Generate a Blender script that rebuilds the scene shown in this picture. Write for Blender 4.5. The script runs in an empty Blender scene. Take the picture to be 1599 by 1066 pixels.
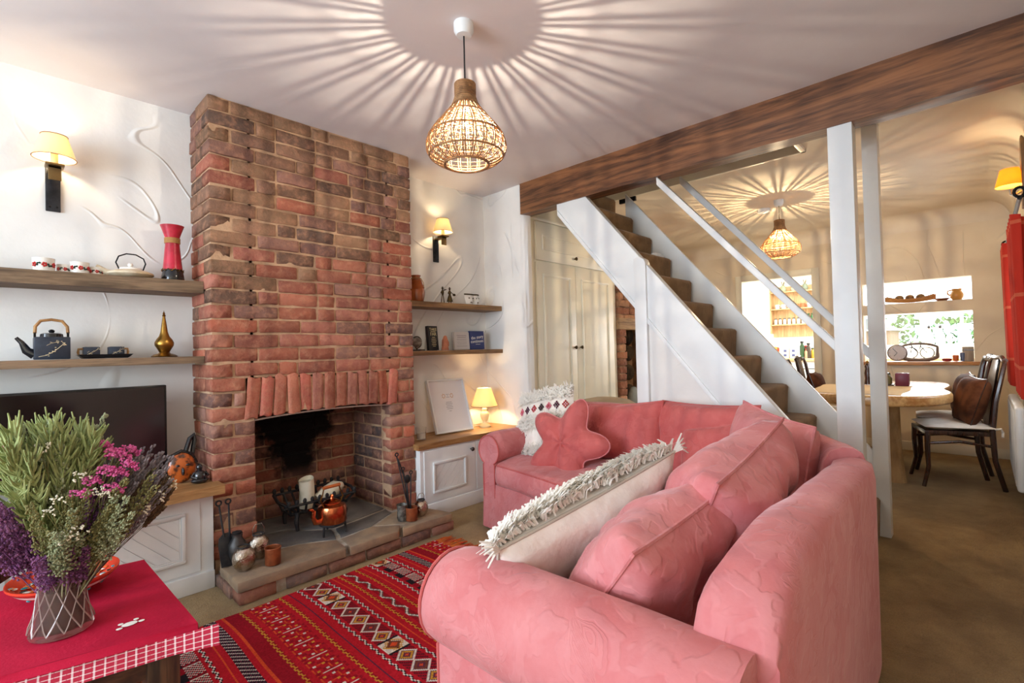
import bpy, bmesh, math, random
from math import sin, cos, pi, radians as rad, sqrt, atan2, exp, floor as fl
from mathutils import Vector as V, Matrix, noise as mnoise
random.seed(7)
SC = bpy.context.scene
COL = SC.collection

# ---------------------------------------------------------------- camera
def set_camera():
    y, p, r = rad(43.604), rad(.924), rad(1.428)
    F = V((cos(y)*cos(p), sin(y)*cos(p), sin(p)))
    R = V((sin(y), -cos(y), 0)); U = R.cross(F)
    R2 = cos(r)*R - sin(r)*U; U2 = sin(r)*R + cos(r)*U
    cd = bpy.data.cameras.new('camera'); cd.sensor_width = 36; cd.sensor_fit = 'HORIZONTAL'
    cd.lens = 771.35/1599*36; cd.clip_start = .02
    o = bpy.data.objects.new('camera', cd); COL.objects.link(o)
    m = Matrix((R2, U2, -F)).transposed().to_4x4(); m.translation = V((-.746, -2.781, 1.125))
    o.matrix_world = m; SC.camera = o
set_camera()

# ---------------------------------------------------------------- world, exposure, daylight
SC.view_settings.view_transform = 'Standard'; SC.view_settings.look = 'None'
SC.view_settings.gamma = 1; SC.view_settings.use_curve_mapping = False
SC.view_settings.exposure = .06
SC.cycles.max_bounces = 8; SC.cycles.transmission_bounces = 6; SC.cycles.transparent_max_bounces = 6
W = bpy.data.worlds.new('sky'); SC.world = W; W.use_nodes = True
_n = W.node_tree.nodes; _l = W.node_tree.links
_n['Background'].inputs[0].default_value = (.80, .90, 1, 1); _n['Background'].inputs[1].default_value = 4.5

def area(name, loc, rot, sx, sy, power, color):
    d = bpy.data.lights.new(name, 'AREA'); d.shape = 'RECTANGLE'; d.size = sx; d.size_y = sy
    d.energy = power; d.color = color
    o = bpy.data.objects.new(name, d); COL.objects.link(o); o.location = loc; o.rotation_euler = rot
    return o
# daylight in the street window behind the camera and the kitchen window, plus an added kitchen fill
area('street_window_daylight', (-3.48, -1.35, 1.45), (0, rad(-90), 0), 1.35, 2.3, 122, (.70, .85, 1))
area('kitchen_window_daylight', (8.3, -1.9, 1.5), (0, rad(90), 0), 1.1, 1.9, 90, (.95, .98, 1))
area('kitchen_ceiling_fill', (7.0, -1.4, 2.36), (0, 0, 0), 1.6, 2.0, 75, (.97, .99, 1))  # unseen lamp below the closed kitchen ceiling, brightens the kitchen

def point(name, loc, power, color, radius, parent=None):
    d = bpy.data.lights.new(name, 'POINT'); d.energy = power; d.color = color; d.shadow_soft_size = radius
    o = bpy.data.objects.new(name, d); COL.objects.link(o); o.location = loc; o.parent = parent
    return o
WARM = (1, .74, .42)

# ---------------------------------------------------------------- mesh helpers
def s2l(c): c /= 255; return c/12.92 if c <= .04045 else ((c+.055)/1.055)**2.4
def rgb(r, g, b, k=1): return (s2l(r)*k, s2l(g)*k, s2l(b)*k, 1)
def rot(ax, ay, az): return (Matrix.Rotation(az, 4, 'Z') @ Matrix.Rotation(ay, 4, 'Y') @ Matrix.Rotation(ax, 4, 'X'))
def TR(loc, ax=0, ay=0, az=0): return Matrix.Translation(loc) @ rot(ax, ay, az)

class MB:
    def __init__(s): s.v = []; s.f = []; s.mi = []
    def add(s, vs, fs, m=0, M=None):
        b = len(s.v)
        s.v += [tuple(M @ V(p)) for p in vs] if M is not None else [tuple(p) for p in vs]
        s.f += [tuple(b+i for i in f) for f in fs]; s.mi += [m]*len(fs); return s
    def box(s, x0, x1, y0, y1, z0, z1, m=0, M=None):
        return s.add([(x0,y0,z0),(x1,y0,z0),(x1,y1,z0),(x0,y1,z0),(x0,y0,z1),(x1,y0,z1),(x1,y1,z1),(x0,y1,z1)],
                     [(0,3,2,1),(4,5,6,7),(0,1,5,4),(1,2,6,5),(2,3,7,6),(3,0,4,7)], m, M)
    def lathe(s, prof, n=24, m=0, M=None, cap=True, sx=1, sy=1):
        vs = []; fs = []
        for r, z in prof:
            for i in range(n): a = 2*pi*i/n; vs.append((r*cos(a)*sx, r*sin(a)*sy, z))
        for j in range(len(prof)-1):
            for i in range(n):
                k = (i+1) % n; fs.append((j*n+i, j*n+k, (j+1)*n+k, (j+1)*n+i))
        if cap:
            if prof[0][0] > 1e-5: fs.append(tuple(range(n-1, -1, -1)))
            if prof[-1][0] > 1e-5: fs.append(tuple((len(prof)-1)*n+i for i in range(n)))
        return s.add(vs, fs, m, M)
    def tube(s, pts, r, n=8, m=0, M=None, closed=False, flat=None):
        P = [V(p) for p in pts]; N = len(P); vs = []; fs = []
        rs = r if isinstance(r, (list, tuple)) else [r]*N
        up = None
        for i, p in enumerate(P):
            a = P[(i-1) % N] if (closed or i > 0) else p; b = P[(i+1) % N] if (closed or i < N-1) else p
            t = (b-a).normalized()
            if up is None: up = t.cross(V((0,0,1)) if abs(t.z) < .9 else V((1,0,0))).normalized()
            up = (up - t*up.dot(t)).normalized(); w = t.cross(up)
            for k in range(n):
                an = 2*pi*k/n; vs.append(p + up*(rs[i]*cos(an)) + w*(rs[i]*sin(an)*(flat or 1)))
        J = N if closed else N-1
        for i in range(J):
            q = (i+1) % N
            for k in range(n): h = (k+1) % n; fs.append((i*n+k, i*n+h, q*n+h, q*n+k))
        if not closed: fs += [tuple(range(n-1, -1, -1)), tuple((N-1)*n+k for k in range(n))]
        return s.add(vs, fs, m, M)
    def prism(s, poly, z0, z1, m=0, M=None):      # poly in xy (counter-clockwise), extruded in z
        n = len(poly); vs = [(x, y, z0) for x, y in poly]+[(x, y, z1) for x, y in poly]
        fs = [tuple(range(n-1, -1, -1)), tuple(range(n, 2*n))]+[(i, (i+1) % n, n+(i+1) % n, n+i) for i in range(n)]
        return s.add(vs, fs, m, M)
    def ell(s, c, rx, ry, rz, nu=16, nv=10, m=0, M=None):
        vs = [(c[0], c[1], c[2]-rz)]; fs = []
        for j in range(1, nv):
            t = -pi/2+pi*j/nv
            for i in range(nu): a = 2*pi*i/nu; vs.append((c[0]+rx*cos(t)*cos(a), c[1]+ry*cos(t)*sin(a), c[2]+rz*sin(t)))
        vs.append((c[0], c[1], c[2]+rz)); L = len(vs)-1
        for i in range(nu): fs.append((0, 1+(i+1) % nu, 1+i)); fs.append((L, L-nu+i, L-nu+(i+1) % nu))
        for j in range(nv-2):
            for i in range(nu): k = (i+1) % nu; b = 1+j*nu; fs.append((b+i, b+k, b+nu+k, b+nu+i))
        return s.add(vs, fs, m, M)
    def grid(s, fn, nu, nv, m=0, M=None, cu=False, cv=False):
        A = nu if cu else nu+1; B = nv if cv else nv+1
        vs = [fn(i/nu, j/nv) for j in range(B) for i in range(A)]
        fs = [(j*A+i, j*A+(i+1) % A, ((j+1) % B)*A+(i+1) % A, ((j+1) % B)*A+i) for j in range(nv) for i in range(nu)]
        return s.add(vs, fs, m, M)
    def mesh(s, name, mats, smooth=False, bevel=0, seg=2, angle=40):
        me = bpy.data.meshes.new(name); me.from_pydata(s.v, [], s.f)
        for mt in (mats if isinstance(mats, (list, tuple)) else [mats]): me.materials.append(mt)
        if any(s.mi): me.polygons.foreach_set('material_index', s.mi)
        if bevel:
            bm = bmesh.new(); bm.from_mesh(me)
            es = [e for e in bm.edges if len(e.link_faces) == 2 and e.calc_face_angle(0) > .5]
            bmesh.ops.bevel(bm, geom=es, offset=bevel, segments=seg, profile=.5, affect='EDGES', clamp_overlap=True)
            bm.to_mesh(me); bm.free()
        if smooth or bevel:
            me.polygons.foreach_set('use_smooth', [True]*len(me.polygons))
            me.set_sharp_from_angle(angle=rad(angle))
        me.update(); return me
    def build(s, name, mats, parent=None, smooth=False, bevel=0, seg=2, loc=(0,0,0), angle=40):
        return link(name, s.mesh(name, mats, smooth, bevel, seg, angle), parent, loc)

def link(name, me, parent=None, loc=(0,0,0), r=(0,0,0), scale=(1,1,1)):
    o = bpy.data.objects.new(name, me); COL.objects.link(o)
    o.location = loc; o.rotation_euler = r; o.scale = scale; o.parent = parent; return o
def tag(o, label, cat=None, group=None, kind=None):
    if label: o['label'] = label
    if cat: o['category'] = cat
    if group: o['group'] = group
    if kind: o['kind'] = kind
    return o
def thing(name, label, cat, loc=(0,0,0), rz=0, group=None):
    o = bpy.data.objects.new(name, None); COL.objects.link(o); o.empty_display_size = .05
    o.location = loc; o.rotation_euler = (0, 0, rz); return tag(o, label, cat, group)
def struct(o): o['kind'] = 'structure'; return o
def copy_tree(o, parent=None):
    c = o.copy(); COL.objects.link(c); c.parent = parent
    for ch in o.children: copy_tree(ch, c)
    return c
def place(o, m): o.matrix_basis = m; return o

# ---------------------------------------------------------------- materials
def nt(name):
    m = bpy.data.materials.new(name); m.use_nodes = True
    return m, m.node_tree.nodes, m.node_tree.links, m.node_tree.nodes['Principled BSDF']
def mixc(n, l, fac, a, b, mode='MIX'):
    x = n.new('ShaderNodeMix'); x.data_type = 'RGBA'; x.blend_type = mode
    for s, v in ((0, fac), (6, a), (7, b)):
        if isinstance(v, (int, float)): x.inputs[s].default_value = v
        elif isinstance(v, tuple): x.inputs[s].default_value = v
        else: l.new(v, x.inputs[s])
    return x.outputs[2]
def mth(n, l, op, a, b=None, c=None):
    x = n.new('ShaderNodeMath'); x.operation = op
    for i, v in enumerate((a, b, c)):
        if v is None: continue
        if isinstance(v, (int, float)): x.inputs[i].default_value = v
        else: l.new(v, x.inputs[i])
    return x.outputs[0]
def mrange(n, l, v, a, b, c=0, d=1):
    x = n.new('ShaderNodeMapRange'); l.new(v, x.inputs[0])
    for i, k in enumerate((a, b, c, d)): x.inputs[1+i].default_value = k
    x.interpolation_type = 'SMOOTHSTEP'; return x.outputs[0]
def coords(n, l, kind='Object', sc=(1,1,1)):
    m = n.new('ShaderNodeMapping'); m.inputs['Scale'].default_value = sc
    if kind == 'World': g = n.new('ShaderNodeNewGeometry'); l.new(g.outputs['Position'], m.inputs[0])
    else: t = n.new('ShaderNodeTexCoord'); l.new(t.outputs[kind], m.inputs[0])
    return m.outputs[0]
def noi(n, l, co, scale, detail=4, rough=.6, dist=0):
    x = n.new('ShaderNodeTexNoise'); l.new(co, x.inputs['Vector']); x.inputs['Scale'].default_value = scale
    x.inputs['Detail'].default_value = detail; x.inputs['Roughness'].default_value = rough; x.inputs['Distortion'].default_value = dist
    return x.outputs['Fac']
def bump(n, l, b, h, st, dist=.01, prev=None):
    x = n.new('ShaderNodeBump'); x.inputs['Strength'].default_value = st; x.inputs['Distance'].default_value = dist
    l.new(h, x.inputs['Height'])
    if prev is not None: l.new(prev, x.inputs['Normal'])
    if b is not None: l.new(x.outputs[0], b.inputs['Normal'])
    return x.outputs[0]
_mc = {}
def mat(name, c, rough=.6, metal=0, c2=None, vs=6, bs=0, bst=.3, bd=.004, sc=(1,1,1), spec=.5, emit=0, ec=None, trans=0, coat=0, sheen=0, sss=0, kind='Object', lo=.35, hi=.65, ior=1.45):
    if name in _mc: return _mc[name]
    m, n, l, b = nt(name); _mc[name] = m
    b.inputs['Base Color'].default_value = c; b.inputs['Roughness'].default_value = rough
    b.inputs['Metallic'].default_value = metal; b.inputs['Specular IOR Level'].default_value = spec
    b.inputs['Coat Weight'].default_value = coat; b.inputs['Transmission Weight'].default_value = trans; b.inputs['IOR'].default_value = ior
    if sheen: b.inputs['Sheen Weight'].default_value = sheen; b.inputs['Sheen Roughness'].default_value = .4
    if c2 or bs: co = coords(n, l, kind, sc)
    if c2:
        f = mrange(n, l, noi(n, l, co, vs, 5), lo, hi)
        l.new(mixc(n, l, f, c, c2), b.inputs['Base Color'])
    if bs: bump(n, l, b, noi(n, l, co, bs, 4), bst, bd)
    if emit: b.inputs['Emission Color'].default_value = ec or c; b.inputs['Emission Strength'].default_value = emit
    return m
def wood(name, dark, light, axis=0, rough=.5, scale=1, bst=.25, coat=0):
    if name in _mc: return _mc[name]
    m, n, l, b = nt(name); _mc[name] = m
    st = [14*scale]*3; st[axis] = 1.1*scale
    co = coords(n, l, 'Object', tuple(st))
    a = noi(n, l, co, 1.6, 6, .65, 1.2); g = noi(n, l, co, 9, 3, .6, .3)
    f = mth(n, l, 'ADD', mth(n, l, 'MULTIPLY', a, .72), mth(n, l, 'MULTIPLY', g, .28))
    l.new(mixc(n, l, mrange(n, l, f, .36, .66), dark, light), b.inputs['Base Color'])
    b.inputs['Roughness'].default_value = rough; b.inputs['Coat Weight'].default_value = coat
    b.inputs['Coat Roughness'].default_value = .25
    bump(n, l, b, f, bst, .004); return m

def plaster(name, c, c2, swirl=1.0, kind='World'):
    m, n, l, b = nt(name); _mc[name] = m
    co = coords(n, l, kind)
    w = noi(n, l, co, 1.0, 1.5, .4, 1.1)                       # long trowel ridges follow the contours of a slow noise
    band = mth(n, l, 'PINGPONG', mth(n, l, 'MULTIPLY', w, 6.5), .5)
    ridge = mrange(n, l, band, .0, .05, 1, 0)
    mask = mrange(n, l, noi(n, l, co, 1.9, 1), .44, .54)
    r2 = mth(n, l, 'MULTIPLY', ridge, mask)
    fine = noi(n, l, co, 14, 5, .55)
    slow = noi(n, l, co, 3.2, 3, .5)
    h = mth(n, l, 'ADD', mth(n, l, 'MULTIPLY', r2, 1.1*swirl), mth(n, l, 'ADD', mth(n, l, 'MULTIPLY', fine, .35), mth(n, l, 'MULTIPLY', slow, .9)))
    bump(n, l, b, h, .55, .010)
    l.new(mixc(n, l, mrange(n, l, slow, .3, .7), c, c2), b.inputs['Base Color'])
    b.inputs['Roughness'].default_value = .72; b.inputs['Specular IOR Level'].default_value = .3
    return m
M_PLASTER = plaster('white_trowelled_plaster', rgb(238,236,232), rgb(230,228,224))
M_CREAM = plaster('cream_trowelled_plaster', rgb(236,222,198), rgb(228,212,186), .6)
M_CEIL = mat('ceiling_paint', rgb(228,222,222), .8, c2=rgb(222,216,216), vs=2, bs=30, bst=.08, spec=.2, kind='World')
M_CEIL2 = mat('dining_ceiling_paint', rgb(236,224,204), .7, c2=rgb(230,216,194), vs=3, bs=12, bst=.1, spec=.25, kind='World')
M_WHITE = mat('white_satin_paint', rgb(236,238,238), .38, bs=40, bst=.05, c2=rgb(230,232,232), vs=3)
M_CREAMP = mat('cream_satin_paint', rgb(236,230,210), .42, bs=40, bst=.05)
M_BLACK = mat('black_metal', rgb(24,24,26), .45, .6, bs=80, bst=.15)
M_IRON = mat('dark_cast_iron', rgb(38,38,42), .6, .5, c2=rgb(60,58,58), vs=20, bs=60, bst=.4)
M_BRASS = mat('aged_brass', rgb(170,130,62), .32, 1, c2=rgb(120,88,40), vs=12, bs=45, bst=.3)
M_BRONZE = mat('bronze', rgb(96,80,52), .45, .9, c2=rgb(60,48,32), vs=30, bs=60, bst=.4)
M_COPPER = mat('copper', rgb(214,128,84), .22, 1, c2=rgb(170,84,52), vs=9, bs=30, bst=.08)
M_SILVER = mat('hammered_silver', rgb(205,196,184), .18, 1, bs=55, bst=.9, bd=.006, c2=rgb(160,140,120), vs=25)
M_OAK = wood('oak_worktop', rgb(128,88,50), rgb(182,138,88), 0, .45)
M_SHELF = wood('weathered_shelf_plank', rgb(84,66,48), rgb(148,122,94), 0, .7, .9, .5)
M_SHELF2 = wood('brown_shelf_plank', rgb(104,74,44), rgb(158,118,74), 0, .6, .9, .4)
M_BEAM = wood('stained_oak_beam', rgb(66,38,22), rgb(146,96,60), 1, .4, .55, .4, .25)
M_DARKW = wood('dark_mahogany', rgb(34,18,13), rgb(74,40,28), 2, .25, 1, .1, .5)

# ---------------------------------------------------------------- room shell
def sbox(name, mats, *b, bevel=0):
    return struct(MB().box(*b).build(name, mats, bevel=bevel))
def carpet():
    m, n, l, b = nt('beige_carpet'); co = coords(n, l, 'World')
    f = mrange(n, l, noi(n, l, co, 2.2, 5, .7), .3, .7); g = noi(n, l, co, 170, 3, .7); h = noi(n, l, co, 28, 4, .7)
    c = mixc(n, l, f, rgb(140,112,72), rgb(184,156,108))
    c = mixc(n, l, mth(n, l, 'MULTIPLY', mrange(n, l, g, .3, .75), .5), c, rgb(104,80,52))
    c = mixc(n, l, mth(n, l, 'MULTIPLY', mrange(n, l, h, .5, .75), .35), c, rgb(112,88,58))
    l.new(c, b.inputs['Base Color']); b.inputs['Roughness'].default_value = .95; b.inputs['Specular IOR Level'].default_value = .1
    b.inputs['Sheen Weight'].default_value = .15
    bump(n, l, b, mth(n, l, 'ADD', g, h), .8, .008); return m
M_CARPET = carpet()
H, HD = 2.45, 2.38
XS, XB, XF, YF, D = 2.17, 2.30, 5.70, -3.0, .32
sbox('floor', M_CARPET, -3.5, 5.8, YF-.1, .7, -.06, 0)
sbox('ceiling', M_CEIL, -3.5, XS+.06, YF-.1, D+.1, H, H+.06)
o = MB().box(2.91, 5.8, YF-.1, D+.1, HD, HD+.14).box(XS+.05, 2.91, YF-.1, -1.97, HD, HD+.14).build('ceiling_dining', M_CEIL2); struct(o)
# stairwell above the stairs
o = MB().box(2.91, 2.95, -2.0, D+.1, HD+.14, 3.5).box(XS+.05, 2.95, -2.0, -1.97, HD+.14, 3.5).box(XS+.02, XS+.06, -2.0, D+.1, H, 3.5).box(XS, 2.95, -2.0, D+.1, 3.5, 3.56).build('wall_stairwell', M_CREAM); struct(o)
# fireplace wall, either side of the chimney breast, and on through the dining area
sbox('wall_fireplace_left', M_PLASTER, -3.5, 0.01, D, D+.1, 0, H)
sbox('wall_fireplace_right', M_PLASTER, 1.2, XB, D, D+.1, 0, H)
sbox('wall_fireplace_dining', M_CREAM, XB, 5.8, D, D+.1, 0, 3.5)
def stub():
    m = MB()
    def f(u, v):
        z = v*H; w = .012*mnoise.noise(V((u*3, z*4, 1)))+.006*mnoise.noise(V((u*9, z*11, 5)))
        P = [(XS+.02, D), (XS+.02, -.10), (XS+.035, -.135), (XS+.06, -.15), (XB-.03, -.15), (XB-.005, -.13), (XB, D)]
        t = u*(len(P)-1); i = min(int(t), len(P)-2); t -= i
        x = P[i][0]*(1-t)+P[i+1][0]*t; y = P[i][1]*(1-t)+P[i+1][1]*t
        return (x+w, y+w*.8 if y < .2 else y, z)
    m.grid(f, 36, 70); return struct(m.build('wall_stub', M_PLASTER, smooth=True, angle=80))
stub()
# far wall with kitchen doorway and serving hatch
DY0, DY1, DZ = -1.40, -.62, 1.90
HY0, HY1, HZ0, HZ1 = -2.72, -1.86, .90, 1.725
o = MB()
for b in ((DY1, D+.1, 0, HD), (HY1, DY0, 0, HD), (DY0, DY1, DZ, HD), (HY0, HY1, 0, HZ0-.03), (HY0, HY1, HZ1, HD), (YF-.1, HY0, 0, HD)):
    o.box(XF, XF+.14, *b)
o.box(XF+.01, XF+.13, HY0-.01, HY1+.01, 1.395, 1.50)
struct(o.build('wall_far', M_CREAM))
def cove():
    m = MB(); R = .16
    m.grid(lambda u, v: (XF-R+R*sin(u*pi/2), YF+(D-YF)*v, HD-R+R*cos(u*pi/2)+.001), 8, 2)
    m.grid(lambda u, v: (2.4+(XF-2.4)*v, YF+R-R*sin(u*pi/2), HD-R+R*cos(u*pi/2)+.001), 8, 2)
    struct(m.build('trim_1', M_CEIL2, smooth=True))
cove()
o = MB()
for y0, y1, z0, z1 in ((DY1-.01, DY1+.065, 0, DZ+.065), (DY0-.065, DY0+.01, 0, DZ+.065), (DY0, DY1, DZ-.01, DZ+.065)): o.box(XF-.022, XF, y0, y1, z0, z1)
tag(struct(o.build('door_1', M_CREAMP, bevel=.004)), 'cream painted doorway frame leading to the kitchen')
o = MB().box(XF-.05, XF+.17, HY0-.06, HY1+.06, HZ0-.035, HZ0)
tag(struct(o.build('trim_2', wood('pine_sill', rgb(150,98,56), rgb(205,150,96), 1, .4), bevel=.006)), 'varnished pine sill board of the serving hatch')
# front (side) wall with the dining window, street wall behind the camera
o = MB()
for x0, x1, z0, z1 in ((-3.5, 3.2, 0, H), (3.2, 4.5, 0, .95), (3.2, 4.5, 1.75, H), (4.5, 5.8, 0, H)): o.box(x0, x1, YF-.12, YF, z0, z1)
struct(o.build('wall_front', M_CREAM))
o = MB().box(3.2, 4.5, YF-.09, YF-.05, .95, 1.0).box(3.2, 4.5, YF-.09, YF-.05, 1.7, 1.75).box(3.2, 3.25, YF-.09, YF-.05, 1, 1.7).box(4.45, 4.5, YF-.09, YF-.05, 1, 1.7).box(3.83, 3.87, YF-.09, YF-.05, 1, 1.7)
struct(o.build('window_1', M_WHITE, bevel=.004))
o = MB()
for y0, y1, z0, z1 in ((YF-.1, -2.55, 0, H), (-2.55, -.15, 0, .75), (-2.55, -.15, 2.15, H), (-.15, D+.1, 0, H)): o.box(-3.6, -3.5, y0, y1, z0, z1)
struct(o.build('wall_back', M_PLASTER))
o = MB().box(-3.58, -3.53, -2.55, -.15, .75, .81).box(-3.58, -3.53, -2.55, -.15, 2.09, 2.15)
for y in (-2.55, -1.77, -.99, -.21): o.box(-3.58, -3.53, y, y+.06, .81, 2.09)
struct(o.build('window_2', M_WHITE, bevel=.004))
# skirting
o = MB().box(XF-.018, XF, YF, DY0-.065, 0, .09)
struct(o.build('baseboard_far', M_CREAMP, bevel=.004))
# the big beam
def beam():
    m = MB()
    def f(u, v):
        P = [(XS, 2.205), (XS, H+.01), (XS+.12, H+.01), (XS+.12, 2.205)]
        i = int(u*4+1e-6) % 4; t = u*4-int(u*4+1e-6); a, b = P[i], P[(i+1) % 4]
        y = YF+(-.13-YF)*v; w = .006*mnoise.noise(V((y*2.2, i, 3)))+.003*mnoise.noise(V((y*9, i*3, 3)))
        x = a[0]*(1-t)+b[0]*t; z = a[1]*(1-t)+b[1]*t
        return (x+w*(1 if x > XS+.06 else -1), y, z + (w if z < 2.3 else 0))
    m.grid(f, 16, 60, cu=True)
    tag(struct(m.build('ceiling_beam', M_BEAM, smooth=True, angle=50)), 'thick dark stained oak beam across the ceiling')
beam()
# ---------------------------------------------------------------- brickwork
def soot_mask(n, l, wc):
    # soot stain up the middle of the fire back, with a ragged edge
    s = n.new('ShaderNodeSeparateXYZ'); g2 = n.new('ShaderNodeNewGeometry'); l.new(g2.outputs['Position'], s.inputs[0])
    inside = mth(n, l, 'MULTIPLY', mth(n, l, 'MULTIPLY', mrange(n, l, s.outputs[1], .10, .30), mrange(n, l, s.outputs[0], .12, .20)), mrange(n, l, s.outputs[2], 1.0, 1.1, 1, 0))
    dx = mth(n, l, 'ABSOLUTE', mth(n, l, 'SUBTRACT', s.outputs[0], .60))
    wz = mth(n, l, 'MULTIPLY_ADD', s.outputs[2], .42, -.02)           # the stain widens upwards
    e = mth(n, l, 'ADD', mth(n, l, 'SUBTRACT', wz, dx), mth(n, l, 'MULTIPLY', mth(n, l, 'SUBTRACT', noi(n, l, wc, 8, 4), .5), .34))
    low = mrange(n, l, s.outputs[2], .26, .42)
    top = mrange(n, l, s.outputs[2], .62, .82, 0, .55)
    soot = mth(n, l, 'MULTIPLY', inside, mth(n, l, 'MAXIMUM', mth(n, l, 'MULTIPLY', mrange(n, l, e, -.04, .07), low), top))
    return soot
def brick_mat():
    m, n, l, b = nt('old_brick'); oi = n.new('ShaderNodeObjectInfo'); wc = coords(n, l, 'World')
    f = noi(n, l, wc, 22, 6, .7); g = noi(n, l, wc, 70, 4, .7); h = noi(n, l, wc, 7, 3, .6)
    c = mixc(n, l, mth(n, l, 'MULTIPLY', mrange(n, l, f, .42, .72), .55), oi.outputs['Color'], rgb(196,142,112))
    c = mixc(n, l, mth(n, l, 'MULTIPLY', mrange(n, l, g, .5, .75), .3), c, rgb(96,66,56))
    c = mixc(n, l, mth(n, l, 'MULTIPLY', mrange(n, l, h, .52, .7), .35), c, rgb(150,108,92))
    soot = soot_mask(n, l, wc)
    c = mixc(n, l, soot, c, rgb(22,19,18))
    l.new(c, b.inputs['Base Color']); b.inputs['Roughness'].default_value = .88; b.inputs['Specular IOR Level'].default_value = .25
    p = bump(n, l, None, f, .8, .012); bump(n, l, b, g, .6, .005, p); return m
M_BRICK = brick_mat()
M_MORTAR = mat('sandy_lime_mortar', rgb(196,160,128), .95, c2=rgb(160,126,98), vs=9, bs=60, bst=.8, bd=.006, kind='World')
def _sooty():
    n, l = M_MORTAR.node_tree.nodes, M_MORTAR.node_tree.links; b = n['Principled BSDF']; src = b.inputs['Base Color'].links[0].from_socket
    l.new(mixc(n, l, soot_mask(n, l, coords(n, l, 'World')), src, rgb(22,19,18)), b.inputs['Base Color'])
_sooty()
M_MORTARG = mat('pale_hearth_mortar', rgb(196,188,176), .95, c2=rgb(160,146,128), vs=12, bs=60, bst=.8, bd=.006, kind='World')
def brick_mesh(seed):
    R = random.Random(seed); m = MB().box(-.5, .5, -.5, .5, -.5, .5)
    m.v = [(x+R.uniform(-.012, .012), y+R.uniform(-.03, .03), z+R.uniform(-.045, .045)) for x, y, z in m.v]
    me = m.mesh('brick', M_BRICK); bm = bmesh.new(); bm.from_mesh(me)
    bmesh.ops.subdivide_edges(bm, edges=[e for e in bm.edges if abs((e.verts[0].co-e.verts[1].co).x) > .5], cuts=2)
    for v in bm.verts:
        if abs(v.co.x) < .3: v.co.y += R.uniform(-.035, .035); v.co.z += R.uniform(-.05, .05)
    bmesh.ops.bevel(bm, geom=[e for e in bm.edges if e.calc_face_angle(0) > .8], offset=.035, segments=1, affect='EDGES')
    bm.to_mesh(me); bm.free(); me.polygons.foreach_set('use_smooth', [True]*len(me.polygons)); me.set_sharp_from_angle(angle=rad(50)); return me
BR = [brick_mesh(i) for i in range(14)]
RB = random.Random(3)
REDS = [(170,102,80), (162,96,76), (178,112,90), (152,90,74), (166,106,90), (146,90,76), (170,96,74)]
PURP = [(136,98,86), (148,108,94), (124,92,84)]
BROWN = [(122,92,74), (136,104,80), (110,84,70), (148,114,88), (98,78,68)]
def brick(parent, x0, x1, y0, y1, z0, z1, ang=0, pal=None):
    me = RB.choice(BR); zc = (z0+z1)/2
    o = link('brick', me, parent, ((x0+x1)/2, (y0+y1)/2, zc), (RB.uniform(-.01, .01), ang, RB.uniform(-.008, .008)), (x1-x0, y1-y0, z1-z0))
    if RB.random() < .5: o.rotation_euler.z += pi
    if pal is None:
        t = min(1, max(0, (zc-1.35)/.95)); r = RB.random()
        pal = BROWN if r < t*.85 else (PURP if r < t*.85+.22 else REDS)
    c = RB.choice(pal); k = RB.uniform(.85, 1.12); o.color = rgb(c[0]*k, c[1]*k, c[2]*k); return o
BW, CH, Z0, J = 1.206, .0755, .11, .0115
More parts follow.
